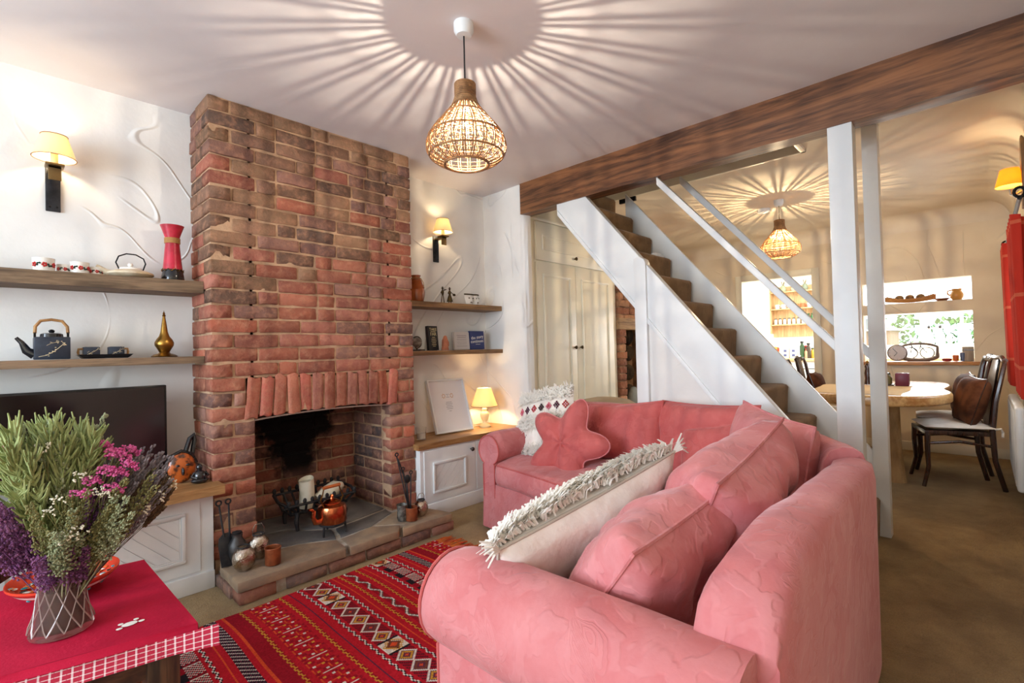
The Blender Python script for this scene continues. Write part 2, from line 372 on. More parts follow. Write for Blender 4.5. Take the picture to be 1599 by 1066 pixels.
def breast():
    core = MB()
    OX0, OX1, FB = .206, 1.015, .47
    core.box(.16, 1.075, .008, .1, .815, 1.01)
    core.box(.008, OX0-.006, .008, D+.1, 0, H).box(OX1+.006, BW-.008, .008, D+.1, 0, H).box(OX0-.02, OX1+.02, .008, FB+.02, 1.0, H)
    core.box(OX0-.02, OX1+.02, .10, .36, .83, 1.01)
    core.box(OX0-.1, OX1+.1, FB+.003, FB+.12, 0, 1.2).box(OX1+.012, BW-.012, D, FB+.12, 0, 1.2).box(OX0-.1, OX0-.01, D, FB+.12, 0, 1.2)
    B = tag(struct(core.build('chimney_breast', M_MORTAR)), 'exposed old red brick chimney breast with an open fireplace')
    def run(x0, x1, z, first):                     # one course on the front face between x0 and x1
        x = x0; head = first
        segs = []
        while x < x1-.03:
            L = .105 if head else RB.choice([.215, .22, .225, .225])
            if x1-x-L < .06: L = x1-x
            segs.append((x, x+L)); x += L
            head = (not head) and RB.random() < .38
        return segs
    for k in range(31):
        z = Z0+k*CH
        spans = [(0, OX0), (OX1, BW)] if k < 9 else ([(0, .16), (1.075, BW)] if k < 12 else [(0, BW)])
        for a, b_ in spans:
            hd = (k % 2 == 0)
            if b_-a < .3: segs = [(a, b_)] if not hd else [(a, a+.1), (a+.1, b_)]
            else: segs = run(a, b_, z, hd)
            for i, (p, q) in enumerate(segs):
                d = RB.uniform(-.004, .005); dep = .215 if (p == 0 and q-p < .12) else .105
                dz = RB.uniform(-.002, .002)
                brick(B, p+(0 if p == 0 else J/2), q-(0 if q == BW else J/2), d, dep, z+J/2+dz, z+CH-J/2+dz)
                if p == 0:                         # the left return
                    e = dep+J
                    while e < D-.02:
                        f = min(e+(.105 if dep > .2 else .215), D+.02)
                        brick(B, RB.uniform(-.004, .004), .1, e, f, z+J/2, z+CH-J/2); e = f+J
                if a == OX1 and i == 0 and k < 9:  # the right cheek of the opening
                    e = dep+J; n_ = 0
                    while e < FB-.01:
                        f = min(e+(.215 if (n_+k) % 2 else .11), FB)
                        if FB-f < .05: f = FB
                        brick(B, OX1+RB.uniform(-.003, .003), OX1+.1, e, f, z+J/2, z+CH-J/2, pal=PURP+[(96,80,78), (120,84,76), (150,86,70)]); e = f+J; n_ += 1
        if k < 11:                                 # the fire back
            for p, q in run(OX0-.02, OX1, z, k % 2 == 1):
                brick(B, p+J/2, q-J/2, FB-.006+RB.uniform(-.003, .003), FB+.1, z+J/2, z+CH-J/2, pal=REDS[:3]+PURP+[(150,96,72)])
        if k < 11:
            for e in ((.12, .22), (.235, .34), (.35, .46)):
                brick(B, OX0-.1, OX0+.002, e[0], e[1], z+J/2, z+CH-J/2, pal=PURP)
    # cambered soldier arch
    n_ = 13; x0, x1 = .156, 1.079; w = (x1-x0)/n_
    for i in range(n_):
        xc = x0+w*(i+.5); t = (xc-.6175)/.45; zb = .792+.020*(1-t*t)
        brick(B, xc-w/2+.004, xc+w/2-.004, RB.uniform(-.004, .004), .105, zb, Z0+12*CH-.004, ang=t*.10, pal=REDS+[(176,100,84)])
    m = MB()
    m.grid(lambda u, v: (.2+.82*u, .004+.1*v, .788+.020*(1-((.2+.82*u-.6175)/.45)**2)), 16, 1)
    m.grid(lambda u, v: (.2+.82*u, .004, .780+.008*v+.020*(1-((.2+.82*u-.6175)/.45)**2)), 16, 1)
    m.build('arch_bar', mat('grey_steel_strip', rgb(150,132,120), .5, .6), B)
breast()

def hearth():
    M_ST = mat('sandstone_slab', rgb(176,150,120), .8, c2=rgb(140,122,104), vs=5, bs=18, bst=.55, bd=.01, kind='World')
    M_SL = mat('grey_slate_slab', rgb(122,116,110), .75, c2=rgb(92,90,90), vs=5, bs=22, bst=.45, bd=.008, kind='World')
    core = MB().box(.02, 1.19, -.322, .02, 0, .062).box(.03, 1.18, -.30, .02, .05, .105).box(.19, 1.04, 0, .48, 0, .104)
    Hh = tag(struct(core.build('hearth', M_MORTARG)), 'raised stone slab hearth on a low course of bricks')
    polys = [(M_ST, [(-.005,-.345), (.52,-.352), (.545,-.20), (.37,-.095), (.03,.0), (0,-.08)]),
             (M_ST, [(.535,-.352), (.84,-.345), (.90,-.27), (.78,-.16), (.56,-.195)]),
             (M_ST, [(.865,-.345), (1.225,-.355), (1.235,-.30), (1.15,-.005), (1.02,-.03), (.80,-.155), (.92,-.275)]),
             (M_SL, [(.21,.0), (.21,-.035), (.38,-.08), (.55,-.18), (.60,-.02), (.40,.18), (.21,.2)]),
             (M_SL, [(.57,-.18), (.78,-.148), (1.0,-.03), (1.01,.06), (.62,-.02)]),
             (M_SL, [(.21,.21), (.41,.19), (.62,0), (1.01,.075), (1.01,.465), (.21,.465)])]
    for mt, p in polys:
        n_ = len(p); c = [sum(q[i] for q in p)/n_ for i in (0, 1)]
        P = []
        for i in range(n_):
            a, b_ = p[i], p[(i+1) % n_]
            for t in (0, .33, .66):
                P.append((a[0]+(b_[0]-a[0])*t+(RB.uniform(-.007, .007) if t else 0), a[1]+(b_[1]-a[1])*t+(RB.uniform(-.007, .007) if t else 0)))
        P = [(c[0]+(x-c[0])*.985, c[1]+(y-c[1])*.985) for x, y in P]
        top = .112+RB.uniform(-.002, .003)
        MB().prism(P, .064, top).build('slab', mt, Hh, bevel=.006)
    x = .01
    for L in (.16, .02, .2, .2, .21, .2, .165):
        if L > .05: brick(Hh, x, x+L, -.335, -.24, .004, .058, pal=[(150,112,98), (132,106,98), (160,108,90), (118,100,94)])
        x += L+.014
    for y in (-.22, -.11): brick(Hh, .0, .09, y-.008, y+.09, .004, .058, pal=[(120,100,92), (140,110,98)])
    brick(Hh, 1.1, 1.2, -.22, -.1, .004, .058, pal=[(140,110,98)])
hearth()

# ---------------------------------------------------------------- alcove cabinets, worktops and shelves
def frame_rect(m, x0, x1, z0, z1, y, w, d):
    m.box(x0, x1, y-d, y, z1-w, z1).box(x0, x1, y-d, y, z0, z0+w).box(x0, x0+w, y-d, y, z0+w, z1-w).box(x1-w, x1, y-d, y, z0+w, z1-w)
def panel_door(parent, x0, x1, z0, z1, y, pz0, pz1, px0, px1, slope, knob=None):
    m = MB().box(x0, x1, y-.004, y+.018, z0, z1)
    d = m.build('door', M_WHITE, parent, bevel=.0015, seg=1)
    m = MB(); frame_rect(m, px0, px1, pz0, pz1, y-.004, .016, .011); frame_rect(m, px0+.016, px1-.016, pz0+.016, pz1-.016, y-.004, .008, .005)
    m.build('panel_moulding', M_WHITE, d, bevel=.003)
    n_ = 5; gx0, gx1, gz0, gz1 = px0+.025, px1-.025, pz0+.025, pz1-.025      # boards laid on the diagonal
    for i in range(-6, 12):
        w = .062; bx = gx0+i*w; pts = []
        # clip the slanted strip to the panel rectangle
        poly = [(bx, gz0), (bx+w-.003, gz0), (bx+w-.003+slope*(gz1-gz0), gz1), (bx+slope*(gz1-gz0), gz1)]
        def clip(P, ax, v, s):
            out = []
            for a, b_ in zip(P, P[1:]+P[:1]):
                ia, ib = s*(a[ax]-v) >= 0, s*(b_[ax]-v) >= 0
                if ia: out.append(a)
                if ia != ib: t = (v-a[ax])/(b_[ax]-a[ax]); out.append((a[0]+(b_[0]-a[0])*t, a[1]+(b_[1]-a[1])*t))
            return out
        P = clip(poly, 0, gx0, 1); P = clip(P, 0, gx1, -1) if len(P) > 2 else P
        if len(P) > 2: MB().prism(P, 0, .004, M=Matrix(((1,0,0,0),(0,0,-1,y-.004),(0,1,0,0),(0,0,0,1)))).build('board', M_WHITE, d)
    if knob:
        MB().lathe([(.005, 0), (.005, .012), (.013, .018), (.015, .026), (.010, .033), (0, .034)], 14, M=TR((knob[0], y-.004, knob[1]), ax=pi/2)).build('knob', mat('brown_knob', rgb(60,40,34), .3), d, smooth=True)
def cabinet_left():
    t = thing('alcove_cabinet', 'white cabinet with diagonal boarded door panels under the television', 'cabinet', (0, 0, 0))
    MB().box(-1.7, -.004, -.016, D-.002, 0, .465).build('body', M_WHITE, t, bevel=.002, seg=1)
    MB().box(-1.7, -.004, -.03, -.014, 0, .085).build('plinth', M_WHITE, t, bevel=.003)
    panel_door(t, -.70, -.062, .095, .452, -.018, .155, .39, -.45, -.125, -1.0)
    panel_door(t, -1.36, -.72, .095, .452, -.018, .155, .39, -1.28, -.80, 1.0)
cabinet_left()
def slab(name, label, cat, x0, x1, y0, y1, z0, z1, mt, seed, group=None):
    m = MB(); R = random.Random(seed)
    def f(u, v):
        P = [(y0, z0), (y0, z1), (y1, z1), (y1, z0)]
        i = int(u*4+1e-6) % 4; tt = u*4-int(u*4+1e-6); a, b_ = P[i], P[(i+1) % 4]
        y = a[0]*(1-tt)+b_[0]*tt; z = a[1]*(1-tt)+b_[1]*tt; x = x0+(x1-x0)*v
        w = .0035*mnoise.noise(V((x*7, seed, i)))
        return (x, y+(w if y < (y0+y1)/2 else 0), z+w*.6)
    m.grid(f, 8, 24, cu=True)
    n0 = len(m.v); m.f += [tuple(range(7, -1, -1)), tuple(n0-8+i for i in range(8))]; m.mi += [0, 0]
    return tag(m.build(name, mt, smooth=True, angle=35), label, cat, group)
slab('worktop', 'long oak worktop under the television', 'worktop', -1.7, .022, -.112, D-.004, .465, .508, M_OAK, 1)
slab('worktop', 'short oak worktop under the lit table lamp', 'worktop', 1.19, XS+.015, -.06, D-.004, .468, .505, M_OAK, 2)
slab('wall_shelf', 'upper weathered plank shelf holding cups and a clay teapot', 'shelf', -1.6, -.002, .10, D-.002, 1.452, 1.512, M_SHELF, 3)
slab('wall_shelf', 'lower weathered plank shelf holding the black teapot', 'shelf', -1.6, -.002, .103, D-.002, 1.095, 1.13, M_SHELF, 4)
slab('wall_shelf', 'upper brown plank shelf under the right wall light', 'shelf', 1.21, XS+.01, .115, D-.002, 1.448, 1.487, M_SHELF2, 5)
slab('wall_shelf', 'lower brown plank shelf holding small books', 'shelf', 1.21, XS+.012, .115, D-.002, 1.098, 1.13, M_SHELF2, 6)
def cabinet_right():
    t = thing('alcove_cabinet', 'white cabinet with diagonal boarded door beside the hearth', 'cabinet', (0, 0, 0))
    MB().box(1.21, XS+.01, -.044, D-.002, 0, .468).build('body', M_WHITE, t, bevel=.002, seg=1)
    MB().box(1.21, XS+.01, -.058, -.042, 0, .095).build('plinth', M_WHITE, t, bevel=.003)
    panel_door(t, 1.24, 1.70, .105, .452, -.046, .16, .37, 1.31, 1.605, .9, (1.655, .408))
    panel_door(t, 1.71, 2.16, .105, .452, -.046, .16, .37, 1.80, 2.08, .9, (1.755, .408))
cabinet_right()

# ---------------------------------------------------------------- understairs cupboard and dining chimney breast
def cupboard():
    t = thing('fitted_cupboard', 'tall cream fitted cupboard with two doors under the stairs', 'cupboard')
    y = -.10
    MB().box(XB+.004, 3.60, y, D-.002, 0, HD-.002).build('body', M_CREAMP, t)
    def door(x0, x1, z0, z1, mx, kx, kz):
        d = MB().box(x0, x1, y-.018, y-.001, z0, z1).build('door', M_CREAMP, t, bevel=.003)
        m = MB(); frame_rect(m, x0+mx, x1-mx, z0+.09, z1-.10, y-.018, .018, .009); frame_rect(m, x0+mx+.018, x1-mx-.018, z0+.108, z1-.118, y-.018, .009, .004)
        m.build('panel_moulding', M_CREAMP, d, bevel=.003)
        MB().lathe([(.006, 0), (.005, .012), (.015, .018), (.016, .026), (.008, .032), (0, .033)], 12, M=TR((kx, y-.018, kz), ax=pi/2)).build('knob', M_BRONZE, d, smooth=True)
    door(2.37, 2.905, .1, 1.855, .075, 2.865, 1.13); door(2.91, 3.53, .1, 1.855, .085, 2.955, 1.13); door(2.37, 3.53, 1.868, 2.19, .075, 2.9, 1.93)
    MB().box(XB+.004, 3.6, y-.02, y, 0, .095).build('plinth', M_CREAMP, t, bevel=.004)
    MB().box(XB+.004, 3.60, y-.022, y, 2.2, 2.225).build('cornice', M_CREAMP, t, bevel=.004)
cupboard()
def breast2():
    X0, X1, Y = 3.61, 4.62, -.13
    core = MB().box(X0+.01, 3.73, Y+.012, D, 0, HD-.002).box(4.42, X1-.01, Y+.012, D, 0, HD-.002).box(3.72, 4.43, Y+.012, D, 1.33, HD-.002).box(3.72, 4.43, .2, D, 0, 1.34)
    B = tag(struct(core.build('chimney_breast', mat('rough_brown_mortar', rgb(176,136,100), .95, c2=rgb(120,88,62), vs=8, bs=25, bst=.9, bd=.012, kind='World'))), 'rough brown brick chimney breast seen under the stairs')
    k = 0; z = .02
    while z < HD-.05:
        spans = [(X0, 3.75), (4.42, X1)] if z < 1.28 else [(X0, X1)]
        for a, b_ in spans:
            x = a
            while x < b_-.03:
                L = RB.choice([.11, .21, .22]); L = b_-x if b_-x-L < .07 else L
                brick(B, x+.006, x+L-.006, Y+RB.uniform(-.006, .006), Y+.1, z+.005, min(z+CH-.006, HD-.004), pal=[(150,92,62), (168,108,74), (132,82,58), (176,128,92)]); x += L
        z += CH; k += 1
    for z in (.1, .3, .52, .74, .96, 1.15):
        for x in (3.77, 3.97, 4.18):
            h = RB.uniform(.15, .19); MB().ell((x+.1, .17, z+.09), .10, .05, h/2+.01, 10, 7).build('rubble_stone', mat('dark_rubble', rgb(88,72,54), .9, c2=rgb(54,44,36), vs=8, bs=12, bst=.9, bd=.02), B, smooth=True)
    MB().box(3.6, 4.5, Y-.006, Y+.12, 1.30, 1.42).build('lintel', wood('old_pale_lintel', rgb(120,88,56), rgb(176,140,96), 0, .7), B, bevel=.008)
    MB().ell((3.98, -.06, .36), .17, .05, .34, 18, 12).build('leaning_slate', mat('grey_slate_stone', rgb(118,120,108), .7, c2=rgb(90,92,86), vs=6), B, smooth=True)
breast2()

# ---------------------------------------------------------------- staircase
def stairs():
    t = thing('staircase', 'steep white staircase with brown carpeted steps', 'staircase')
    M_SC = mat('brown_stair_carpet', rgb(150,116,78), .95, c2=rgb(124,94,60), vs=10, bs=160, bst=.7, spec=.1, kind='World', sheen=.2)
    zs = [2.145-.183*k for k in range(-1, 9)]+[.46, .23]; ys = [-.803-.153*k for k in range(-1, 9)]+[-2.18, -2.33]
    xa, xb = 2.245, 2.775
    for i, (z, y) in enumerate(zip(zs, ys)):
        nz = zs[i+1] if i+1 < len(zs) else 0
        m = MB(); rr = .03
        prof = [(y+.17, z-.03), (y+.17, z), (y+.03, z), (y+.008, z-.006), (y-.002, z-.02), (y, z-.04), (y+.008, nz-.02), (y+.03, nz-.02)]
        n_ = len(prof); vs = []
        XX = [xa, xa+.012, xb-rr, xb-rr*.3, xb]; ins = [0, 0, 0, .008, .028]
        for x, q in zip(XX, ins):
            for (py, pz) in prof: vs.append((x, min(py+q, y+.17), pz-(q*.7 if pz > z-.01 else 0)))
        fs = [(j*n_+k, j*n_+(k+1) % n_, (j+1)*n_+(k+1) % n_, (j+1)*n_+k) for j in range(4) for k in range(n_)]
        fs += [tuple(range(n_-1, -1, -1)), tuple(4*n_+k for k in range(n_))]
        m.add(vs, fs).build('step', M_SC, t, smooth=True, angle=50)
    def slant(x0, x1, top0, top1, th, name, mt=M_WHITE, bev=.004):
        # a board in the plane of the stair between two (y, z) points on its upper edge, th = vertical depth
        (ya, za), (yb, zb) = top0, top1
        m = MB(); m.prism([(ya, za-th), (yb, zb-th), (yb, zb), (ya, za)][::-1], x0, x1, M=Matrix(((0,0,1,0),(1,0,0,0),(0,1,0,0),(0,0,0,1))))
        return m.build(name, mt, t, bevel=bev)
    s = 1.19
    def tz(y): return 2.167+(y+.784)*s
    slant(XS+.012, XS+.07, (-.49, tz(-.49)), (-2.24, tz(-2.24)), .355, 'stringer')
    slant(XS+.002, XS+.03, (-.50, tz(-.50)-.345), (-2.0, tz(-2.0)-.345), .04, 'stringer_moulding')
    slant(2.785, 2.815, (-.72, tz(-.72)+.12), (-2.30, tz(-2.30)+.12), .48, 'stringer')
    # white panel under the near stringer and its framing upright
    m = MB(); m.prism([(-1.21, 0), (-2.3, 0), (-2.24, tz(-2.24)-.3), (-1.21, tz(-1.21)-.3)][::-1], XS+.02, XS+.05, M=Matrix(((0,0,1,0),(1,0,0,0),(0,1,0,0),(0,0,0,1))))
    m.build('spandrel_panel', M_PLASTER, t)
    m = MB(); m.prism([(-1.13, 0), (-1.215, 0), (-1.215, 1.665), (-1.205, 1.69), (-1.165, 1.715), (-1.13, 1.70)][::-1], XS-.006, XS+.06, M=Matrix(((0,0,1,0),(1,0,0,0),(0,1,0,0),(0,0,0,1))))
    m.build('upright_post', M_WHITE, t, bevel=.004)
    slant(XS+.03, XS+.075, (-1.29, 2.215), (-2.25, 1.115), .055, 'handrail')
    slant(2.785, 2.83, (-1.18, 2.39), (-2.33, 1.04), .062, 'handrail')
    MB().box(XS+.004, XS+.10, -2.345, -2.24, 0, 2.206).build('newel_post', M_WHITE, t, bevel=.003)
    MB().box(2.76, 2.84, -2.375, -2.30, 0, HD).build('newel_post', M_WHITE, t, bevel=.003)
    MB().box(2.885, 2.912, -1.985, D, HD-.02, HD+.14).box(XS+.12, 2.912, -1.985, -1.955, HD-.02, HD+.14).build('stairwell_trim', M_CREAMP, t, bevel=.003)
    MB().box(2.895, 2.915, -.75, -.6, HD-.055, HD).build('stairwell_bracket', M_BLACK, t)
    u = tag(MB().box(-.06, .06, -.035, .035, 0, .02).box(-.045, .045, -.02, .02, .02, .034).build('plug_adaptor', M_WHITE, bevel=.005), 'small white plastic gadget lying on a stair', 'gadget')
    u.location = (2.66, -1.04, 1.779)
stairs()
# ---------------------------------------------------------------- sofa
def damask(name, c, hi, lo):
    m, n, l, b = nt(name); co = coords(n, l, 'Object')
    wv = n.new('ShaderNodeTexNoise'); wv.inputs['Scale'].default_value = 4.5; wv.inputs['Detail'].default_value = 2; l.new(co, wv.inputs['Vector'])
    va = n.new('ShaderNodeVectorMath'); va.operation = 'MULTIPLY_ADD'; l.new(wv.outputs['Color'], va.inputs[0]); va.inputs[1].default_value = (.22,)*3; l.new(co, va.inputs[2])
    vo = n.new('ShaderNodeTexVoronoi'); vo.inputs['Scale'].default_value = 4.6; vo.inputs['Randomness'].default_value = .6; l.new(co, vo.inputs['Vector'])
    dv = n.new('ShaderNodeVectorMath'); dv.operation = 'SUBTRACT'; l.new(co, dv.inputs[0]); l.new(vo.outputs['Position'], dv.inputs[1])
    ds = n.new('ShaderNodeSeparateXYZ'); l.new(dv.outputs[0], ds.inputs[0])
    ang = mth(n, l, 'ARCTAN2', mth(n, l, 'MULTIPLY_ADD', ds.outputs[1], .8, ds.outputs[2]), mth(n, l, 'MULTIPLY_ADD', ds.outputs[1], -.6, ds.outputs[0]))
    wob = mth(n, l, 'MULTIPLY', mth(n, l, 'SUBTRACT', noi(n, l, co, 14, 3, .6), .5), .5)
    r = mth(n, l, 'ADD', vo.outputs['Distance'], mth(n, l, 'MULTIPLY', wob, .45))
    pet = mth(n, l, 'MULTIPLY', mth(n, l, 'SINE', mth(n, l, 'MULTIPLY', ang, 9)), .05)
    rr = mth(n, l, 'ADD', r, pet)
    flower = mrange(n, l, rr, .24, .27, 1, 0)
    rings = mrange(n, l, mth(n, l, 'PINGPONG', mth(n, l, 'MULTIPLY', rr, 13), .5), .16, .30)
    leafn = noi(n, l, va.outputs[0], 15, 2, .5)
    leaf = mth(n, l, 'MULTIPLY', mrange(n, l, leafn, .49, .57), mrange(n, l, rr, .26, .30))
    fig = mth(n, l, 'MAXIMUM', mth(n, l, 'MULTIPLY', flower, mth(n, l, 'MULTIPLY_ADD', rings, .6, .4)), leaf)
    blot = mrange(n, l, noi(n, l, co, 5, 5, .65), .3, .7); fade = mrange(n, l, noi(n, l, co, 1.6, 3), .35, .65)
    col = mixc(n, l, mth(n, l, 'MULTIPLY', blot, .5), c, hi)
    col = mixc(n, l, mth(n, l, 'MULTIPLY', fig, .22), col, hi)
    col = mixc(n, l, mth(n, l, 'MULTIPLY', fade, .35), col, lo)
    l.new(col, b.inputs['Base Color']); b.inputs['Roughness'].default_value = .85; b.inputs['Specular IOR Level'].default_value = .15
    b.inputs['Sheen Weight'].default_value = .35; b.inputs['Sheen Roughness'].default_value = .35; b.inputs['Sheen Tint'].default_value = (1, .8, .8, 1)
    wr = noi(n, l, co, 9, 3, .5, .8)
    h = mth(n, l, 'ADD', mth(n, l, 'MULTIPLY', fig, .30), mth(n, l, 'ADD', mth(n, l, 'MULTIPLY', wr, .8), mth(n, l, 'MULTIPLY', noi(n, l, co, 90, 2), .12)))
    bump(n, l, b, h, .45, .010); return m
M_SOFA = damask('faded_rose_damask', rgb(202,116,117), rgb(226,162,162), rgb(186,98,98))
M_CUSH = damask('coral_damask', rgb(192,92,90), rgb(214,124,120), rgb(176,74,72))
SO = [(2.10,-.44), (2.15,-.75), (2.155,-1.15), (2.15,-1.55), (2.06,-1.88), (1.85,-2.15), (1.60,-2.345), (1.35,-2.482), (1.0,-2.495), (.10,-2.495)]
SF = [(1.405,-.44), (1.36,-.75), (1.29,-1.10), (1.20,-1.38), (1.08,-1.55), (.98,-1.63), (.88,-1.665), (.78,-1.68), (.60,-1.69), (.10,-1.70)]
def cr(P, t):
    t = max(0, min(len(P)-1-1e-6, t)); i = int(t); f = t-i
    p = [P[max(0, min(len(P)-1, i+k))] for k in (-1, 0, 1, 2)]
    return tuple(.5*((2*p[1][a])+(-p[0][a]+p[2][a])*f+(2*p[0][a]-5*p[1][a]+4*p[2][a]-p[3][a])*f*f+(-p[0][a]+3*p[1][a]-3*p[2][a]+p[3][a])*f**3) for a in (0, 1))
def sof(s, w, z):         # w in metres inward from the outer back
    o, f = V(cr(SO, s)), V(cr(SF, s)); d = f-o; L = d.length
    p = o+d*(w/L); return (p.x, p.y, z), L
def sweep(m, s0, s1, sec, ns, wob=.004, seed=0, round_ends=0, droop=None):
    """sec(L) -> closed list of (w, z); lofted between the path parameters s0 and s1, ends capped (pulled in a little when rounded)"""
    rings = []
    for j in range(ns+1):
        v = j/ns; s = s0+(s1-s0)*v; _, L = sof(s, 0, 0); S = sec(L)
        k = 1
        if round_ends:
            e = min(v, 1-v)/round_ends
            if e < 1: k = .80+.20*sqrt(max(0, 1-(1-e)**2))
        cw = sum(q[0] for q in S)/len(S); cz = sum(q[1] for q in S)/len(S)
        R = []
        for w, z in S:
            w2, z2 = cw+(w-cw)*(.5+.5*k), cz+(z-cz)*k
            if droop and z2 > .5: z2 = .5+(z2-.5)*droop(v)
            p, _ = sof(s, w2, z2); nn = mnoise.noise(V((p[0]*6, p[1]*6, z2*6+seed)))*wob
            R.append((p[0]+nn, p[1]+nn, z2+(nn if z2 > .05 else 0)))
        rings.append(R)
    n_ = len(rings[0]); vs = [p for R in rings for p in R]
    fs = [(j*n_+i, j*n_+(i+1) % n_, (j+1)*n_+(i+1) % n_, (j+1)*n_+i) for j in range(ns) for i in range(n_)]
    fs += [tuple(range(n_-1, -1, -1)), tuple(ns*n_+i for i in range(n_))]
    return m.add(vs, fs)
def rrect(w0, w1, z0, z1, r, n=4, crown=0):
    out = []
    for cx, cz, a0 in ((w1-r, z0+r, -pi/2), (w1-r, z1-r, 0), (w0+r, z1-r, pi/2), (w0+r, z0+r, pi)):
        for k in range(n+1): a = a0+pi/2*k/n; out.append((cx+r*cos(a), cz+r*sin(a)))
    if crown:
        i = 2*(n+1)
        mid = [(w1-r+(w0-w1+2*r)*t, z1+crown*sin(pi*t)) for t in (.25, .5, .75)]
        out[i:i] = mid
    return out
def sofa():
    t = thing('corner_sofa', 'large curved corner sofa in faded rose pink damask covers', 'sofa', (0, 0, 0))
    m = sweep(MB(), .02, 8.98, lambda L: [(0, .012), (L+.004, .012), (L-.01, .29), (0, .29)], 90, .006); m.build('skirted_base', M_SOFA, t, smooth=True, angle=50)
    bs = lambda zt: (lambda L: [(0, .27), (.17, .27), (.16, zt-.10), (.145, zt-.045), (.12, zt-.012), (.08, zt), (.045, zt-.004), (.015, zt-.022), (.002, zt-.06), (0, zt-.2)])
    sweep(MB(), .25, 3.18, bs(.752), 30, .006, 1).build('backrest', M_SOFA, t, smooth=True, angle=60)
    sweep(MB(), 3.24, 6.97, bs(.750), 40, .006, 2).build('backrest', M_SOFA, t, smooth=True, angle=60)
    nb = lambda L: [(-.015, .05), (.15, .05), (.145, .60), (.135, .675), (.115, .712), (.07, .722), (.02, .716), (-.008, .70), (-.015, .66)]
    sweep(MB(), 7.04, 8.86, nb, 44, .005, 3, droop=lambda v: 1 if v < .80 else .38+.62*sqrt(max(0, 1-((v-.80)/.20)**2))).build('backrest', M_SOFA, t, smooth=True, angle=60)
    for i, (a, b_, sd) in enumerate(((.45, 3.15, 4), (3.2, 6.95, 5), (7.0, 8.72, 6))):
        c = sweep(MB(), a, b_, lambda L: rrect(.13, L+.012, .285, .425, .055, 4, .022), 30, .007, sd, .06).build('seat_cushion', M_SOFA, t, smooth=True, angle=70)
        pts = [V(sof(a+(b_-a)*k/24, 0, 0)[0]) for k in range(25)]
        P = []
        for k in range(1, 24):
            s = a+(b_-a)*k/24; L = sof(s, 0, 0)[1]; P.append(sof(s, L-.006, .412)[0])
        MB().tube(P, .005, 6).build('piping', M_CUSH, c, smooth=True)
    # rolled arms
    def arm(name, M_, L, r, pw, zc, hang):
        m = MB(); n_ = 22; vs = []; rows = 22
        prof = []
        for k in range(n_): 
            a = rad(-62)+rad(304)*k/(n_-1); prof.append((r*cos(a), zc+r*sin(a)))
        prof = [(pw/2+.004, .012), (pw/2, .2), (pw/2, zc-r*.95)]+prof+[(-pw/2-.0, zc-r*.95), (-pw/2, .2), (-pw/2-.004, .012)]
        K = len(prof)
        for j in range(rows+1):
            y = L*j/rows; e = min(1, y/.07); k = .88+.12*sqrt(max(0, 1-(1-e)**2))
            for (x, z) in prof:
                zz = z if z < .25 else zc*.55+(z-zc*.55)*(.93+.07*min(1, sqrt(e)))
                w = .005*mnoise.noise(V((x*7, y*6, z*7)))
                vs.append((x*k+w, y+w, zz+(w if z > .05 else 0)))
        fs = [(j*K+i, j*K+i+1, (j+1)*K+i+1, (j+1)*K+i) for j in range(rows) for i in range(K-1)]
        fs += [tuple(range(K-1, -1, -1)), tuple(rows*K+i for i in range(K))]
        o = m.add(vs, fs).build('armrest', M_SOFA, t, smooth=True, angle=60); o.matrix_local = M_
        fr = [(x*.90, -.001 if 1 else 0, zc*.55+(z-zc*.55)*.945) for x, z in prof if z > .1]
        q = MB().tube(fr, .0045, 6).build('piping', M_CUSH, o, smooth=True)
        return o
    # far arm runs along +X from the front, near arm along -Y
    arm('far', Matrix.Translation((1.395, -.515, 0)) @ Matrix.Rotation(rad(-90), 4, 'Z'), .72, .098, .108, .508, 0)
    arm('near', Matrix.Translation((.150, -1.675, 0)) @ Matrix.Rotation(rad(180), 4, 'Z'), .80, .130, .13, .452, 0)
    for x, y in ((1.30, -2.44), (.15, -2.44), (1.45, -.5)): MB().lathe([(.022, 0), (.026, .03)], 12, M=TR((x, y, 0))).build('foot', M_DARKW, t)
sofa()

# ---------------------------------------------------------------- cushions
def axes(c, u, v):        # matrix whose x = u, y = v, z = u x v
    u = V(u).normalized(); w = u.cross(V(v)).normalized(); v = w.cross(u)
    m = Matrix((u, v, w)).transposed().to_4x4(); m.translation = V(c); return m
def pillow_mb(w, h, t, n=22, wr=.006, seed=0, pin=.07, slump=0):
    m = MB()
    def side(sg):
        def f(a, b_):
            u, v = a*2-1, b_*2-1
            x = u*w/2*(1-pin*(1-v*v)*abs(u)**2); y = v*h/2*(1-pin*(1-u*u)*abs(v)**2)
            T = max(0, (1-abs(u)**2.6)*(1-abs(v)**2.6))**.42
            e = T**.5
            z = sg*t/2*T + wr*e*(mnoise.noise(V((x*4, y*4, seed+sg*2)))*2.4+mnoise.noise(V((x*9, y*9, seed+sg)))*1.4+abs(mnoise.noise(V((x*14, y*6, seed+sg*3))))*1.2)
            return (x, y - slump*T*(1-v)*.0, z)
        return f
    m.grid(side(1), n, n); k = len(m.v); m.grid(side(-1), n, n)
    m.f = m.f[:n*n]+[tuple(reversed(q)) for q in m.f[n*n:]]
    return m
def rim(w, h, pin, n=18, r=1):
    P = []
    for (u0, v0, u1, v1) in ((-1,-1,1,-1), (1,-1,1,1), (1,1,-1,1), (-1,1,-1,-1)):
        for k in range(n):
            u = u0+(u1-u0)*k/n; v = v0+(v1-v0)*k/n
            P.append((u*w/2*(1-pin*(1-v*v)*u*u)*r, v*h/2*(1-pin*(1-u*u)*v*v)*r, 0))
    return P
